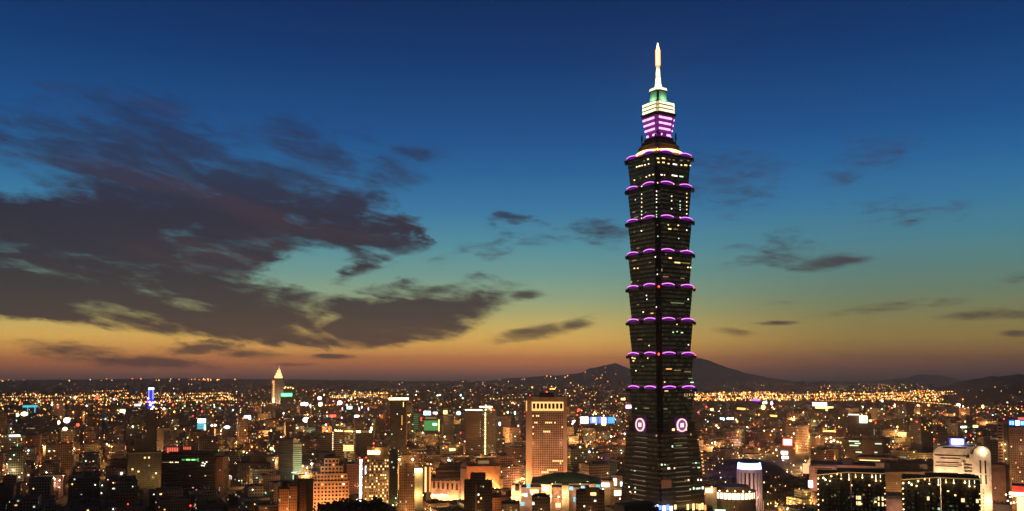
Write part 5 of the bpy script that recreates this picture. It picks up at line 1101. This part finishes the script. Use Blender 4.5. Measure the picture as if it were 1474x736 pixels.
for kind, tn, tcol, yaw, hh, x, y, w, d, u, v, size in individuals:
    rng = random.Random(int(x * 7 + y * 13)); fm = fl_o if kind == 'office_block' else fl_t
    root = empty(kind, (x, y, 0), yaw, '', 'building'); root['group'] = 'apartment blocks of the city' if kind == 'apartment_block' else 'office blocks of the city'
    q = MB(); q.cc = (*tcol, 1); set_ = hh > 24 and rng.random() < .35
    q.box(-w / 2, w / 2, -d / 2, d / 2, 0, hh * (.7 if set_ else 1), 0, 1, 1, u0=rng.randint(0, 300) * 8.64)
    if set_:
        k = rng.uniform(.5, .75); q.box(-w / 2 * k, w / 2 * k, -d / 2 * k, d / 2 * k, hh * .7 + .003, hh, 0, 1, 1, u0=rng.randint(0, 300) * 8.64)
    if rng.random() < .5 and not set_:
        q.box(w / 2 - .01, w / 2 + w * .16, -d * .3, d * .3, 0, hh * rng.uniform(.6, .9), 0, 1, 1, u0=rng.randint(0, 300) * 8.64)
    rm_ = rng.choice(SIMPLE_ROOF[:1] * 3 + SIMPLE_ROOF)
    q.build('wall', [fm, rm_], root)
    tw, td = (w * k, d * k) if set_ else (w, d)
    q = MB(); e = .3
    for a_ in ((-tw / 2, tw / 2, -td / 2, -td / 2 + e), (-tw / 2, tw / 2, td / 2 - e, td / 2), (-tw / 2, -tw / 2 + e, -td / 2 + e, td / 2 - e), (tw / 2 - e, tw / 2, -td / 2 + e, td / 2 - e)): q.box(*a_, hh + .003, hh + 1.1)
    q.build('parapet', concrete, root)
    feats = []
    if rng.random() < .8 and tw > 12:
        a = rng.uniform(.2, .4); ox, oy = rng.uniform(-.2, .2) * tw, rng.uniform(-.2, .2) * td; q = MB(); q.box(ox - tw * a / 2, ox + tw * a / 2, oy - td * a / 2, oy + td * a / 2, hh + .003, hh + rng.uniform(2.6, 4.5), 0, 1, 1)
        q.build('rooftop_hut', [dark_conc, rm_], root); feats.append('hut')
    for k in range(rng.choice((0, 1, 1, 2))):
        r_ = rng.uniform(.9, 1.6); q = MB(); q.cyl(0, 0, r_, .8, .8 + r_ * 1.8, 10); q.cyl(0, 0, r_ * .3, 0, .8, 6); q.build('water_tank', steel, root, (rng.uniform(-.35, .35) * tw, rng.uniform(-.35, .35) * td, hh))
    for k in range(rng.randint(2, 6)):                             # air-conditioning units and a mast on the roof
        s_ = rng.uniform(1.2, 3.4); hs = s_ * rng.uniform(.5, .8)
        link('air_conditioner', unit(concrete, 'air_conditioner'), root, (rng.uniform(-.42, .42) * tw, rng.uniform(-.42, .42) * td, hh + hs / 2), (0, 0, rng.choice((0, R(90)))), (s_, s_ * .7, hs))
    if rng.random() < .5: q = MB(); q.cyl(0, 0, .14, 0, rng.uniform(5, 11), 5); q.build('antenna', steel, root, (rng.uniform(-.3, .3) * tw, rng.uniform(-.3, .3) * td, hh))
    if rng.random() < .14 and y < 2600:
        sm_ = glow('upright_' + str(rng.randint(0, 5)), ((1, .25, .12), (1, .7, .25), (.25, .9, .45), (.35, .6, 1), (1, .9, .8), (1, .35, .6))[rng.randint(0, 5)], 1.6); sh = min(hh * .5, rng.uniform(5, 12))
        link('upright_sign', unit(sm_, 'upright_sign'), root, (rng.choice((-.5, .5)) * w * .96, -d / 2 - .8, hh * .6), (0, 0, 0), (.5, 1.5, sh))
    if rng.random() < (.17 if u > 380 else .10) and y < 2800 and v < 715:      # floodlights added at random to brighten some fronts
        q = MB(); q.box(-.5, .5, -.3, .3, 0, .8); o_ = q.build('floodlight', black_m, root, (rng.uniform(-.2, .2) * w, -d / 2 - 9, hh * .45)); light(o_, (0, .5, 1), 8500 * rng.uniform(.6, 1.6), rng.choice(((1, .55, .25), (1, .62, .36), (1, .5, .2), (1, .7, .5), (.9, 1, .8))), 1)
        q = MB(); q.box(-.1, .1, -.1, .1, 0, hh * .45); q.build('added_light_pole', steel, root, (o_.location.x, -d / 2 - 9, 0))
    if y < 1900:
        for k in range(rng.choice((1, 2, 3, 5))):     # a few rooms seen brightly lit
            m = rng.choice((w_warm, w_white, w_orange, w_warm, w_green)); ww = rng.choice((1.4, 1.8, 2.6)); z = hh * rng.uniform(.35, .97) * (.68 if set_ else 1)
            if rng.random() < .5: link('window', unit(m), root, (rng.uniform(-.42, .42) * w, -d / 2 - .05, z), (0, 0, 0), (ww, .2, 1.5))
            else: link('window', unit(m), root, (-w / 2 - .05, rng.uniform(-.42, .42) * d, z), (0, 0, 0), (.2, ww, 1.5))
    IND.append([root, kind, tn, hh, w, u, v, size, y])

# ------------------------------------------------------------------ trees
leaf_m = [mat('leaf_dark', (.035, .05, .02), .8, var=.4, vs=.5), mat('leaf_mid', (.06, .085, .03), .8, var=.4, vs=.5)]
bark = mat('bark', (.08, .06, .04), .9)
def tree_proto(seed, H_, rad):
    rng = random.Random(seed); tr = MB(); tr.cyl(0, 0, rad * .09, 0, H_ * .55, 8, r1=rad * .05)
    for k in range(5):
        a = rng.uniform(0, 6.28); l = rad * rng.uniform(.4, .7); z0, z1 = H_ * rng.uniform(.3, .5), H_ * rng.uniform(.6, .8); n = 5; r_ = rad * .035
        ring = [(r_ * math.cos(2 * math.pi * i / n), r_ * math.sin(2 * math.pi * i / n)) for i in range(n)]
        tr.prism(ring, z0, z1, 0, 0, None, [(l * math.cos(a) + p_[0] * .4, l * math.sin(a) + p_[1] * .4) for p_ in ring])
    cr = MB(); lumps = [(rng.gauss(0, .42) * rad, rng.gauss(0, .42) * rad, H_ * rng.uniform(.5, .88), rad * rng.uniform(.28, .5)) for _ in range(11)]
    for lx, ly, lz, lr in lumps:
        for k in range(46):
            v = Vector((rng.gauss(0, 1), rng.gauss(0, 1), rng.gauss(0, 1))).normalized() * lr * rng.uniform(.55, 1.08); v.z *= .75
            s_ = rad * rng.uniform(.06, .13); a = Vector((rng.gauss(0, 1), rng.gauss(0, 1), rng.gauss(0, 1))).normalized(); b_ = a.orthogonal().normalized(); c_ = Vector((lx, ly, lz)) + v
            cr.poly([c_ + a * s_, c_ + b_ * s_, c_ - a * s_, c_ - b_ * s_ * .8], rng.choice((0, 0, 1)))
    return tr, cr
protos = []
for k in range(4):
    tr, cr = tree_proto(50 + k, 13 + k * 1.5, 6.5 + k * .5)
    to = tr.build('trunk', bark); co_ = cr.build('crown', leaf_m); protos.append((to.data, co_.data)); bpy.data.objects.remove(to); bpy.data.objects.remove(co_)
ntree = 0
def tree(x, y, z, s_, label, group):
    global ntree
    root = empty('tree', (x, y, z), rg.uniform(0, 6.28), label, 'tree', group); root.scale = (s_, s_, s_ * rg.uniform(.85, 1.15)); a, b_ = rg.choice(protos)
    link('trunk', a, root); link('crown', b_, root); ntree += 1
for i in range(400):
    if ntree > 115: break
    u, v = rg.uniform(1092, 1178), rg.uniform(664, 733); y = ground_Y(v); x = P(u, v, y)[0]
    if v < 692 and u < 1165: continue
    if abs((v - 722) + (u - 1130) * .02) < 4: continue
    tree(x, y, 0, rg.uniform(.7, 1.15), 'dark leafy tree in the lamp-lit park right of the fluted drum tower', 'trees of the lamp-lit park')
for i in range(26):
    u = 482 + i * 2.5 + rg.uniform(-2, 2); y = rg.uniform(905, 960); zt = P(u, 716 + abs(i - 10) * .55 + rg.uniform(0, 4), y)[1]
    tree(P(u, 730, y)[0], y, 0, zt / 17.6, 'tall dark tree massed before the salmon ziggurat and the dotted hotel', 'trees at the lower edge by the hotels')
for i in range(12):
    u = 585 + i * 7 + rg.uniform(-3, 3); y = rg.uniform(1040, 1090); tree(P(u, 735, y)[0], y, 0, rg.uniform(.9, 1.2), 'dark street tree before the pink mall lights', 'street trees by the pink mall')
# park road
b = MB(); roadm = mat('asphalt', (.05, .05, .05), .85)
ya, yb = ground_Y(723), ground_Y(719); b.poly([(P(1086, 723, ya)[0], ya - 14, .05), (P(1190, 723, ya)[0], ya - 30, .05), (P(1190, 719, yb)[0], yb - 20, .05), (P(1086, 719, yb)[0], yb, .05)]); tag(b.build('road', roadm), kind='structure')

# ------------------------------------------------------------------ lamps over the city: each stands where a sight line meets a roof, wall or street
bpy.context.view_layer.update(); dg = bpy.context.evaluated_depsgraph_get()
hz_o = bpy.data.objects.get('haze')
if hz_o: hz_o.hide_viewport = True; bpy.context.view_layer.update(); dg = bpy.context.evaluated_depsgraph_get()
def cast(u, v):
    b_ = (V0 - v) / F; a = (u - U0) / F
    d = Vector((a, math.cos(PITCH) - math.sin(PITCH) * b_, math.sin(PITCH) + math.cos(PITCH) * b_)).normalized()
    ok, p_, n_, _, ob, _ = scene.ray_cast(dg, Vector((0, 0, CAMH)), d)
    return (p_, n_, ob) if ok else None
def hero_hit(o):
    while o and o.parent: o = o.parent
    return o is not None and o.type == 'EMPTY' and o.get('category') != 'building' and o.name.split('.')[0] != 'tree'
lamp_ms = {'org': e_org, 'yel': e_yel, 'wht': e_wht, 'red': e_red, 'mint': e_mint, 'cya': e_cyw, 'blu': e_bwh, 'pnk': e_pnk, 'gold': e_gold, 'pur': e_pur}
rl = random.Random(31)
# far lights: thousands, one mass
pal = ['org', 'yel', 'gold', 'wht', 'red', 'mint', 'cya', 'pnk']; FC = [(1, .30, .05), (1, .46, .10), (1, .58, .22), (1, .80, .55), (1, .06, .04), (.5, 1, .6), (.4, .85, 1), (1, .45, .6)]
ms = [glow(f'city_{k}_{i}', c_, st_) for i, st_ in enumerate((.7, 2.0, 6.0)) for k, c_ in zip(pal, FC)]; fl = MB()
def scatter(n0, u0, u1, v0, v1, wts, size=(.45, .9), vbias=1.0, sz=1.2, br=(5, 4, 2)):
    k = 0; n = int(n0 * .8)
    for _ in range(n * 2):
        if k >= n: break
        u = rl.uniform(u0, u1); v = v0 + (v1 - v0) * rl.random() ** vbias
        r_ = cast(u, v)
        if not r_ or hero_hit(r_[2]): continue
        p_, n_, _ = r_
        dist = p_.length
        if dist < 1500: continue
        rad = dist / F * rl.uniform(*size); q = p_ + n_ * rad * .6 + Vector((0, -rad, rad * .3))
        fl.ball(q.x, q.y, q.z, rad, rl.choices(range(len(pal)), wts)[0] + 8 * rl.choices((0, 1, 2), br)[0], sz); k += 1
warm = (6, 5, 4, .8, .4, .2, .08, .15); colr = (5, 5, 4, 1.6, .8, .5, .35, .5)
scatter(420, -10, 350, 566, 584, warm, (.5, 1.05), br=(4, 5, 3)); scatter(60, 0, 350, 552, 568, warm, (.35, .7)); scatter(300, 0, 360, 582, 640, colr, (.35, .8), 1.5); scatter(34, 0, 370, 545.5, 549, (6, 3, 1, .5, .3, .3, 0, 0), (.5, .9), br=(1, 4, 5)); scatter(14, 268, 320, 546, 548.5, (6, 3, 1, 0, 0, 0, 0, 0), (.6, 1), br=(0, 3, 5)); scatter(16, 700, 880, 528, 552, (4, 4, 2, 1, 0, 0, 0, 0), (.5, .9), br=(1, 4, 5))
scatter(260, 350, 760, 560, 582, colr, (.35, .8)); scatter(140, 475, 560, 565, 574, (3, 5, 6, .5, 0, 0, 0, 0), (.5, .9)); scatter(330, 340, 760, 578, 640, colr, (.35, .85), 1.4)
scatter(50, 545, 760, 544, 562, (4, 3, 2, 2, 1.5, .3, 0, .2), (.4, .75)); scatter(260, 760, 910, 556, 640, colr, (.35, .85), 1.1); scatter(40, 760, 905, 536, 560, (4, 4, 2, 2, .5, .3, 0, .3), (.35, .7))
scatter(700, 1000, 1360, 565, 577, (9, 5, 4, .6, .5, .2, 0, .1), (.5, 1.0), br=(3, 5, 4)); scatter(150, 1180, 1335, 553, 565, (6, 5, 2, 1, .6, 1, 0, 0), (.35, .7)); scatter(420, 1000, 1474, 584, 645, (5, 3, 3, 2, 1.2, .8, .3, .4), (.35, .8), 1.3)
scatter(16, 1380, 1474, 552, 584, (4, 4, 3, 2, .6, .5, 0, .2), (.45, .85)); scatter(120, 1000, 1130, 567, 577, (4, 5, 7, 1, 0, 0, 0, 0), (.6, 1.1), br=(1, 4, 5)); scatter(20, 1000, 1150, 530, 560, (2, 2, 1, 1, 0, 1, 0, 0), (.3, .5))
scatter(150, 380, 760, 640, 690, warm, (.3, .6)); scatter(160, 1000, 1474, 640, 690, warm, (.3, .65)); scatter(80, 0, 380, 640, 700, colr, (.3, .6))
def street(u0, v0, u1, v1, step, cols, lev=(9, 9, 17), size=(.5, .85)):
    n = max(2, int(abs(u1 - u0) / step)) if abs(u1 - u0) > abs(v1 - v0) else max(2, int(abs(v1 - v0) / step))
    for k in range(n):
        f = (k + rl.uniform(-.25, .25)) / n; r_ = cast(u0 + (u1 - u0) * f, v0 + (v1 - v0) * f + rl.uniform(-.4, .4))
        if not r_ or hero_hit(r_[2]): continue
        p_, n_, _ = r_; rad = p_.length / F * rl.uniform(*size); fl.ball(p_.x, p_.y - rad, p_.z + rad * .4, rad, rl.choice(cols) + 8 * rl.choice((0, 1, 1, 2)), 1.1)
for a in ((1002, 570, 1120, 567, 2.2), (1002, 575, 1140, 572, 2.4), (1025, 567, 1110, 564.5, 2.6), (1120, 569, 1300, 566, 2.6), (1100, 574.5, 1290, 571, 2.6), (1180, 577, 1300, 574, 2.8), (1260, 567, 1375, 564, 3), (1240, 571, 1380, 567.5, 2.8), (1310, 563.5, 1345, 563, 2.2), (1380, 587, 1474, 590, 7),
          (0, 572, 160, 570, 3.2), (10, 577, 140, 575, 4), (150, 574, 330, 570, 3.4), (200, 579, 345, 575, 4), (270, 567, 330, 566, 2.4), (136, 564, 185, 562.5, 3), (475, 571, 562, 566, 2.2), (480, 573, 545, 570.5, 2.6), (360, 582, 420, 580, 3.5), (430, 585, 560, 581, 5), (700, 575, 760, 572, 6), (820, 585, 905, 580, 5)): street(*a, (0, 1, 2, 1))
scatter(150, 0, 900, 568, 655, (4, 4, 4, 3, 2, 1.6, 1.2, 1.3), (.8, 1.45), 1.6, br=(0, 2, 5)); scatter(70, 1005, 1474, 574, 655, (5, 4, 4, 3, 2, 1, .8, .8), (.8, 1.45), 1.5, br=(0, 2, 5))
scatter(60, 440, 900, 640, 720, (6, 5, 5, 1.5, .6, .4, 0, 0), (.6, 1.1), br=(0, 3, 5))
for _ in range(46):
    u, v = rl.choice((rl.uniform(0, 740), rl.uniform(830, 900), rl.uniform(1010, 1460))), rl.uniform(588, 650); L = rl.uniform(10, 42) * (700 - v) / 90
    street(u, v, u + L * rl.choice((-1, 1)), v + rl.uniform(-2, 5), rl.uniform(3.5, 6), rl.choice(((0, 1), (1, 2), (0, 0, 2), (2, 3))), size=(.4, .7))
for k in range(60):     # the lit flyover crossing the river flats
    u = 1285 + k * 1.42; r_ = cast(u, 576 + k * .115)
    if r_: rad = r_[0].length / F * .5; fl.ball(r_[0].x, r_[0].y - rad, r_[0].z + rad, rad, 9 if k % 3 else 18, .8)
for k in range(60):
    u = 281 + rl.uniform(-10, 20) if k < 30 else 45 + rl.uniform(-40, 60); r_ = cast(u, 547 + rl.uniform(-1, 2))
    if r_: rad = r_[0].length / F * .4; fl.ball(r_[0].x, r_[0].y - rad, r_[0].z + rad, rad, 0, .8)
tag(fl.build('city_lights', ms), kind='stuff')
# nearer lamps and signs, each a thing of its own, at measured places
def lampthing(u, v, key, px, sq=1.0, nm='lamp', label='', cat='lamp', power=0, col=(1, .55, .2)):
    r_ = cast(u, v)
    if not r_: return
    p_, n_, _ = r_; rad = p_.length / F * px
    loc = p_ + n_ * .3; up = n_.z > .6
    root = empty(nm, loc, math.atan2(n_.x, -n_.y) if not up else 0, label, cat)
    if nm == 'sign':
        b_ = MB(); b_.box(-rad * sq * .8, rad * sq * .8, .0, .5, -rad * .2, rad * 1.8); b_.build('board', black_m, root)
        if sq > 1.6: link('sign_face', unit(lamp_ms[key], 'sign_face'), root, (0, -.35, rad), (0, 0, 0), (2 * rad * sq, .5, 2 * rad))
        else:
            b_ = MB(); b_.cyl(0, 0, rad, 0, .8, 20); o_ = b_.build('sign_face', lamp_ms[key], root, (0, 0, rad), (R(90), 0, 0)); o_.scale = (sq, 1, 1)
    else:
        b_ = MB(); b_.cyl(0, 0, max(.12, rad * .12), 0, rad * 2, 6) if up else b_.box(-.15, .15, -rad, 0, -.15, .15); b_.build('pole' if up else 'bracket', steel, root)
        b_ = MB(); b_.ball(0, 0 if up else -rad, rad * 2.2 if up else 0, rad, 0, sq); b_.build('globe', lamp_ms[key], root)
    if power: light(root, (0, -rad * 2.5, rad * 3.2), power, col, rad)
    return root
CN = {'org': 'orange', 'yel': 'yellow', 'gold': 'golden', 'wht': 'white', 'red': 'red', 'mint': 'mint green', 'cya': 'cyan white', 'blu': 'blue white', 'pnk': 'pink', 'pur': 'purple'}
SIGNS = [(440.5, 608, 'wht', 3.4, 1.3), (489, 583, 'wht', 2.9, 1.1), (493, 590.5, 'pnk', 1.8, 1), (460, 576, 'pnk', 2.5, 1.2), (461, 585, 'gold', 2.8, 1), (447, 587, 'cya', 2.4, 1.3), (503, 589, 'cya', 2.0, 1.8), (497, 573, 'wht', 2.0, 1.4), (438, 583.5, 'wht', 1.6, 3.2), (479, 600.5, 'red', 1.6, 2.8), (517, 591, 'pnk', 2.2, .8),
         (521, 588, 'wht', 1.6, 1.5), (530.5, 591, 'pnk', 2.0, 1.1), (512, 601, 'wht', 1.5, 3.2), (660, 597.5, 'cya', 2.6, 1.3), (719.5, 613, 'blu', 2.6, 1.1), (96, 609, 'wht', 3.4, 1.1), (84, 611, 'gold', 2.4, .8), (93.5, 620, 'gold', 2.2, 1.2), (112, 614, 'red', 2.0, 1), (140, 575, 'red', 2.2, 1), (21, 628.5, 'cya', 1.0, 6), (35, 599, 'gold', 2.6, 1.5), (24, 600, 'gold', 2.2, 1.2),
         (178, 594, 'gold', 2.0, 2.4), (236, 590.5, 'blu', 1.6, 1), (327, 617.5, 'blu', 2.2, 1.6), (356, 602, 'blu', 1.6, 2.8), (359.5, 604.5, 'cya', 1.8, .9), (305, 614, 'wht', 1.4, .9), (310, 614, 'wht', 1.4, .9), (198, 584.5, 'blu', 1.2, 3.4), (1098.5, 590, 'yel', 3.4, 1), (1111, 583.5, 'pnk', 2.6, 1), (1288, 586.5, 'pnk', 2.4, 1.1), (1101, 581.5, 'wht', 1.3, 2.2),
         (1088, 577.5, 'pur', 1.1, 9), (1040, 604, 'cya', 1.1, 4.2), (1051, 604, 'wht', 1.1, 4.2), (1025, 591.5, 'yel', 1.6, 1.9), (1067, 589.5, 'org', 1.0, 9), (1114, 600, 'org', 1.1, 6), (1144, 647, 'red', 1.2, 1), (905, 588, 'pnk', 2.4, 2.0), (741.5, 597, 'mint', 2.4, 1), (732, 595, 'mint', 1.4, 1.8), (897, 576, 'yel', 1.3, 4.0), (833, 592, 'red', 1.8, 1.3), (1031, 614, 'yel', 1.2, 1.4),
         (1303, 627, 'org', 1.4, 1.2), (1337, 585, 'org', 1.4, 1.2), (1404, 615.5, 'yel', 1.4, 3), (1387, 616, 'wht', 1.0, 5), (1415, 588, 'yel', 2.2, .8), (1380, 584.5, 'wht', 1.3, 2), (766, 559, 'org', 1.2, 1), (795, 561, 'org', 1.0, 4), (651, 649, 'yel', 1.6, 2.6), (391, 648, 'yel', 1.9, 1.3), (646, 664, 'wht', 1.2, 1.1), (848, 652, 'blu', 1.4, 1), (1076, 616, 'wht', .9, 1)]
for i, (u, v, key, px, sq) in enumerate(SIGNS):
    o = lampthing(u, v, key, px * 1.0, sq, 'sign', '', 'sign', 0)
    if o: o['_uv'] = (u, v); o['_c'] = CN[key]; o['_w'] = sq; o['group'] = 'lit signs across the city'
LAMPS = []
for _ in range(26): LAMPS.append((rl.uniform(1086, 1180), rl.uniform(672, 734), rl.choice(('org', 'gold', 'org', 'yel')), rl.uniform(.7, 1.3)))
LAMPS += [(1150, 704, 'org', 2.2), (1129.5, 700, 'org', 1.6), (1111, 700, 'org', 1.8), (1100, 697, 'yel', 1.3), (1123, 684, 'wht', 1.0), (1116, 682, 'wht', 1.0), (1133, 681, 'wht', 1.0), (1106, 726, 'gold', 1.5), (1135, 732, 'gold', 1.5), (1117, 731, 'gold', 1.3), (1139, 722, 'gold', 1.4), (1165, 720, 'org', 1.8), (1168, 716, 'gold', 1.8), (1160, 712, 'org', 1.4)]
for k in range(12): LAMPS.append((1094 + k * 7.2, 724.5 + rl.uniform(-1, 1), 'org', 1.3))
LAMPS += [(175, 681.5, 'wht', 2.0), (79, 690, 'mint', 1.4), (86, 691.5, 'wht', 1.3), (67, 680, 'wht', 1.2), (71, 649.5, 'wht', 1.1), (107, 646, 'wht', 1.1), (154, 639.5, 'wht', 1.3), (184, 728.5, 'red', 1.3), (274, 728, 'red', 1.6), (163, 733, 'wht', 1), (147, 701, 'wht', 1), (146, 712, 'wht', 1), (137, 698, 'wht', .9), (41, 684, 'wht', 1), (28, 687, 'wht', 1), (323, 676, 'wht', 1), (355, 652, 'wht', 1), (344, 694, 'mint', .9), (363.5, 705, 'wht', 1), (368, 726, 'org', 1.2), (104, 697, 'org', 1.2), (20, 655, 'mint', 1), (5, 676, 'red', 1.1)]
for _ in range(70): LAMPS.append((rl.choice((rl.uniform(0, 380), rl.uniform(380, 760), rl.uniform(820, 900), rl.uniform(1020, 1100), rl.uniform(1260, 1474))), rl.uniform(625, 700), rl.choice(('yel', 'gold', 'org', 'wht', 'mint', 'red')), rl.uniform(.6, 1.0)))
for i, (u, v, key, px) in enumerate(LAMPS):
    r_ = cast(u, v)
    if not r_ or hero_hit(r_[2]): continue
    o = lampthing(u, v, key, px * .72, 1.3, 'lamp', '', 'lamp', 900 if (1086 < u < 1180 and i % 3 == 0) else 0)
    if o: o['_uv'] = (u, v); o['_c'] = CN[key]; o['_w'] = 0; o['group'] = 'lamps across the city'
# tall street masts that throw the orange light over the quarters
mast = 0
for u, v, p_ in ((60, 668, 1), (120, 660, 1), (160, 668, 1), (210, 640, .8), (300, 640, .7), (340, 660, .7), (390, 640, .9), (470, 640, .8), (540, 640, .9), (640, 650, .9), (720, 650, 1), (740, 680, 1.2), (850, 660, .8), (880, 650, .8), (1030, 660, .9), (1100, 640, .8), (1180, 650, .9), (1290, 640, 1), (1330, 650, 1), (1420, 625, .8), (620, 700, 1), (330, 720, .4), (440, 715, .8), (30, 655, .8), (20, 700, .5), (90, 720, .4), (680, 620, .7), (560, 610, .7), (1140, 615, .7), (1250, 615, .7), (250, 610, .7), (120, 610, .8), (400, 610, .8), (1350, 610, .7), (800, 610, .5)):
    y = ground_Y(v); x = P(u, v, y)[0]
    root = empty('street_mast', (x, y, 0), 0, 'tall street lighting mast with orange lamps rising between the city blocks', 'lamp mast', 'orange street masts of the city')
    q = MB(); q.cyl(0, 0, .3, 0, 34, 6, r1=.16); q.build('pole', steel, root); q = MB(); q.ball(0, 0, 34.6, 1.1, 0, .6); q.build('lamp_head', e_org, root); light(root, (0, 0, 33), 250000 * (p_ if u > 380 else p_ * .42) * (y / 1500) ** 1.3, (1, .45, .14), 2)
nm_ = 0
for x, y in sorted(near_cells(50, 1050, 4200), key=lambda q: q[1]):       # lamps down in the streets between the blocks
    if rl.random() > .13 * (1200 / y) ** .8 * 2.2: continue
    x += 25 * cg - 25 * sg; y += 25 * sg + 25 * cg
    u, v = project(x, y, 12)
    if not (-20 < u < 1490 and v < 745) or any((x - fx) ** 2 + (y - fy) ** 2 < (fr + 4) ** 2 for fx, fy, fr in FOOT): continue
    if v > 700 and u < 420: continue
    if nm_ > 150: break
    nm_ += 1; root = empty('street_lamp', (x, y, 0), 0, 'orange street lamp glowing low in the streets between the city blocks', 'street lamp', 'orange street lamps between the blocks')
    q = MB(); q.cyl(0, 0, .18, 0, 11, 6, r1=.1); q.build('pole', steel, root); q = MB(); q.ball(0, 0, 11.4, .8, 0, .6); q.build('lamp_head', e_org, root)
    light(root, (0, 0, 10), (56000 if u > 380 else 17000) * (y / 1300) ** 1.2, rl.choice(((1, .45, .13), (1, .50, .18), (1, .40, .10))), 1.5)
if hz_o: hz_o.hide_viewport = False

# ------------------------------------------------------------------ labels: each told apart by its look and by the landmark nearest it
LM = [((787, 630), 'the orange floodlit office tower'), ((477, 700), 'the salmon ziggurat'), ((540, 690), 'the dotted hotel'), ((574, 610), 'the slim tower with bright roof bar'), ((645, 700), 'the pink mall'), ((691, 620), 'the twin office with lamp string'), ((400, 555), 'the slender gold-crowned landmark'),
      ((622, 612), 'the green video screen'), ((495, 640), 'the pale banded offices'), ((428, 660), 'the green striped slab'), ((414, 722), 'the orange twin flats'), ((270, 690), 'the broad black office'), ((208, 670), 'the olive grid block'), ((218, 568), 'the blue neon tower'), ((290, 612), 'the cyan block'), ((44, 590), 'the teal canopy'),
      ((1410, 690), 'the round-topped white tower'), ((1465, 660), 'the blue-lettered tower'), ((1078, 690), 'the fluted drum tower'), ((1225, 710), 'the left residence tower'), ((1350, 712), 'the right residence tower'), ((1256, 648), 'the mint-lit office pair'), ((1243, 604), 'the square white sign'), ((1180, 582), 'the white marquee'), ((1133, 640), 'the pink sign block'), ((858, 605), 'the billboard row'), ((955, 600), 'the great tower'), ((815, 705), 'the green roof hall'), ((1198, 630), 'the golden rooftop')]
ORD = ['nearest', 'second', 'third', 'fourth', 'fifth', 'sixth', 'seventh', 'eighth', 'ninth', 'tenth', 'eleventh', 'twelfth', 'thirteenth', 'fourteenth', 'fifteenth', 'sixteenth', 'seventeenth', 'eighteenth', 'nineteenth', 'twentieth']
def place(u, v):
    (a, b_), nm = min(LM, key=lambda q: (q[0][0] - u) ** 2 + 1.6 * (q[0][1] - v) ** 2); du, dv = u - a, v - b_
    side = ('right of' if du > 0 else 'left of') if abs(du) > abs(dv) * .8 else ('below' if dv > 0 else 'above')
    return nm, side, math.hypot(du, dv)
buckets = {}
for root, kind, tn, hh, w, u, v, size, y in IND:
    nm, side, dd = place(u, v); what = ('tall ' if hh > 38 else 'low ' if hh < 17 else '') + tn + ' ' + ('flats' if kind == 'apartment_block' else 'offices')
    buckets.setdefault((what, nm, side), []).append((dd, root))
for (what, nm, side), lst in buckets.items():
    lst.sort(key=lambda q: q[0])
    for i, (dd, root) in enumerate(lst):
        root['label'] = f'{what} {side} {nm}' if len(lst) == 1 else (f'{ORD[min(i, 19)]} {what} {side} {nm}, counting outward' if i else f'{what} {side} and nearest to {nm}')
buckets = {}
for o in list(COL.objects):
    if '_uv' in o:
        (u, v), cn, sq = o['_uv'], o['_c'], o['_w']; nm, side, dd = place(u, v)
        what = (cn + (' strip sign' if sq > 1.6 else ' round sign')) if o['category'] == 'sign' else cn + ' lamp'
        buckets.setdefault((what, nm, side), []).append((dd, o))
        del o['_uv']; del o['_c']; del o['_w']
for (what, nm, side), lst in buckets.items():
    lst.sort(key=lambda q: q[0])
    for i, (dd, o) in enumerate(lst): o['label'] = f'glowing {what} {side} {nm}' if len(lst) == 1 else (f'{ORD[min(i, 19)]} glowing {what} {side} {nm}, counting outward' if i else f'glowing {what} {side} and nearest to {nm}')
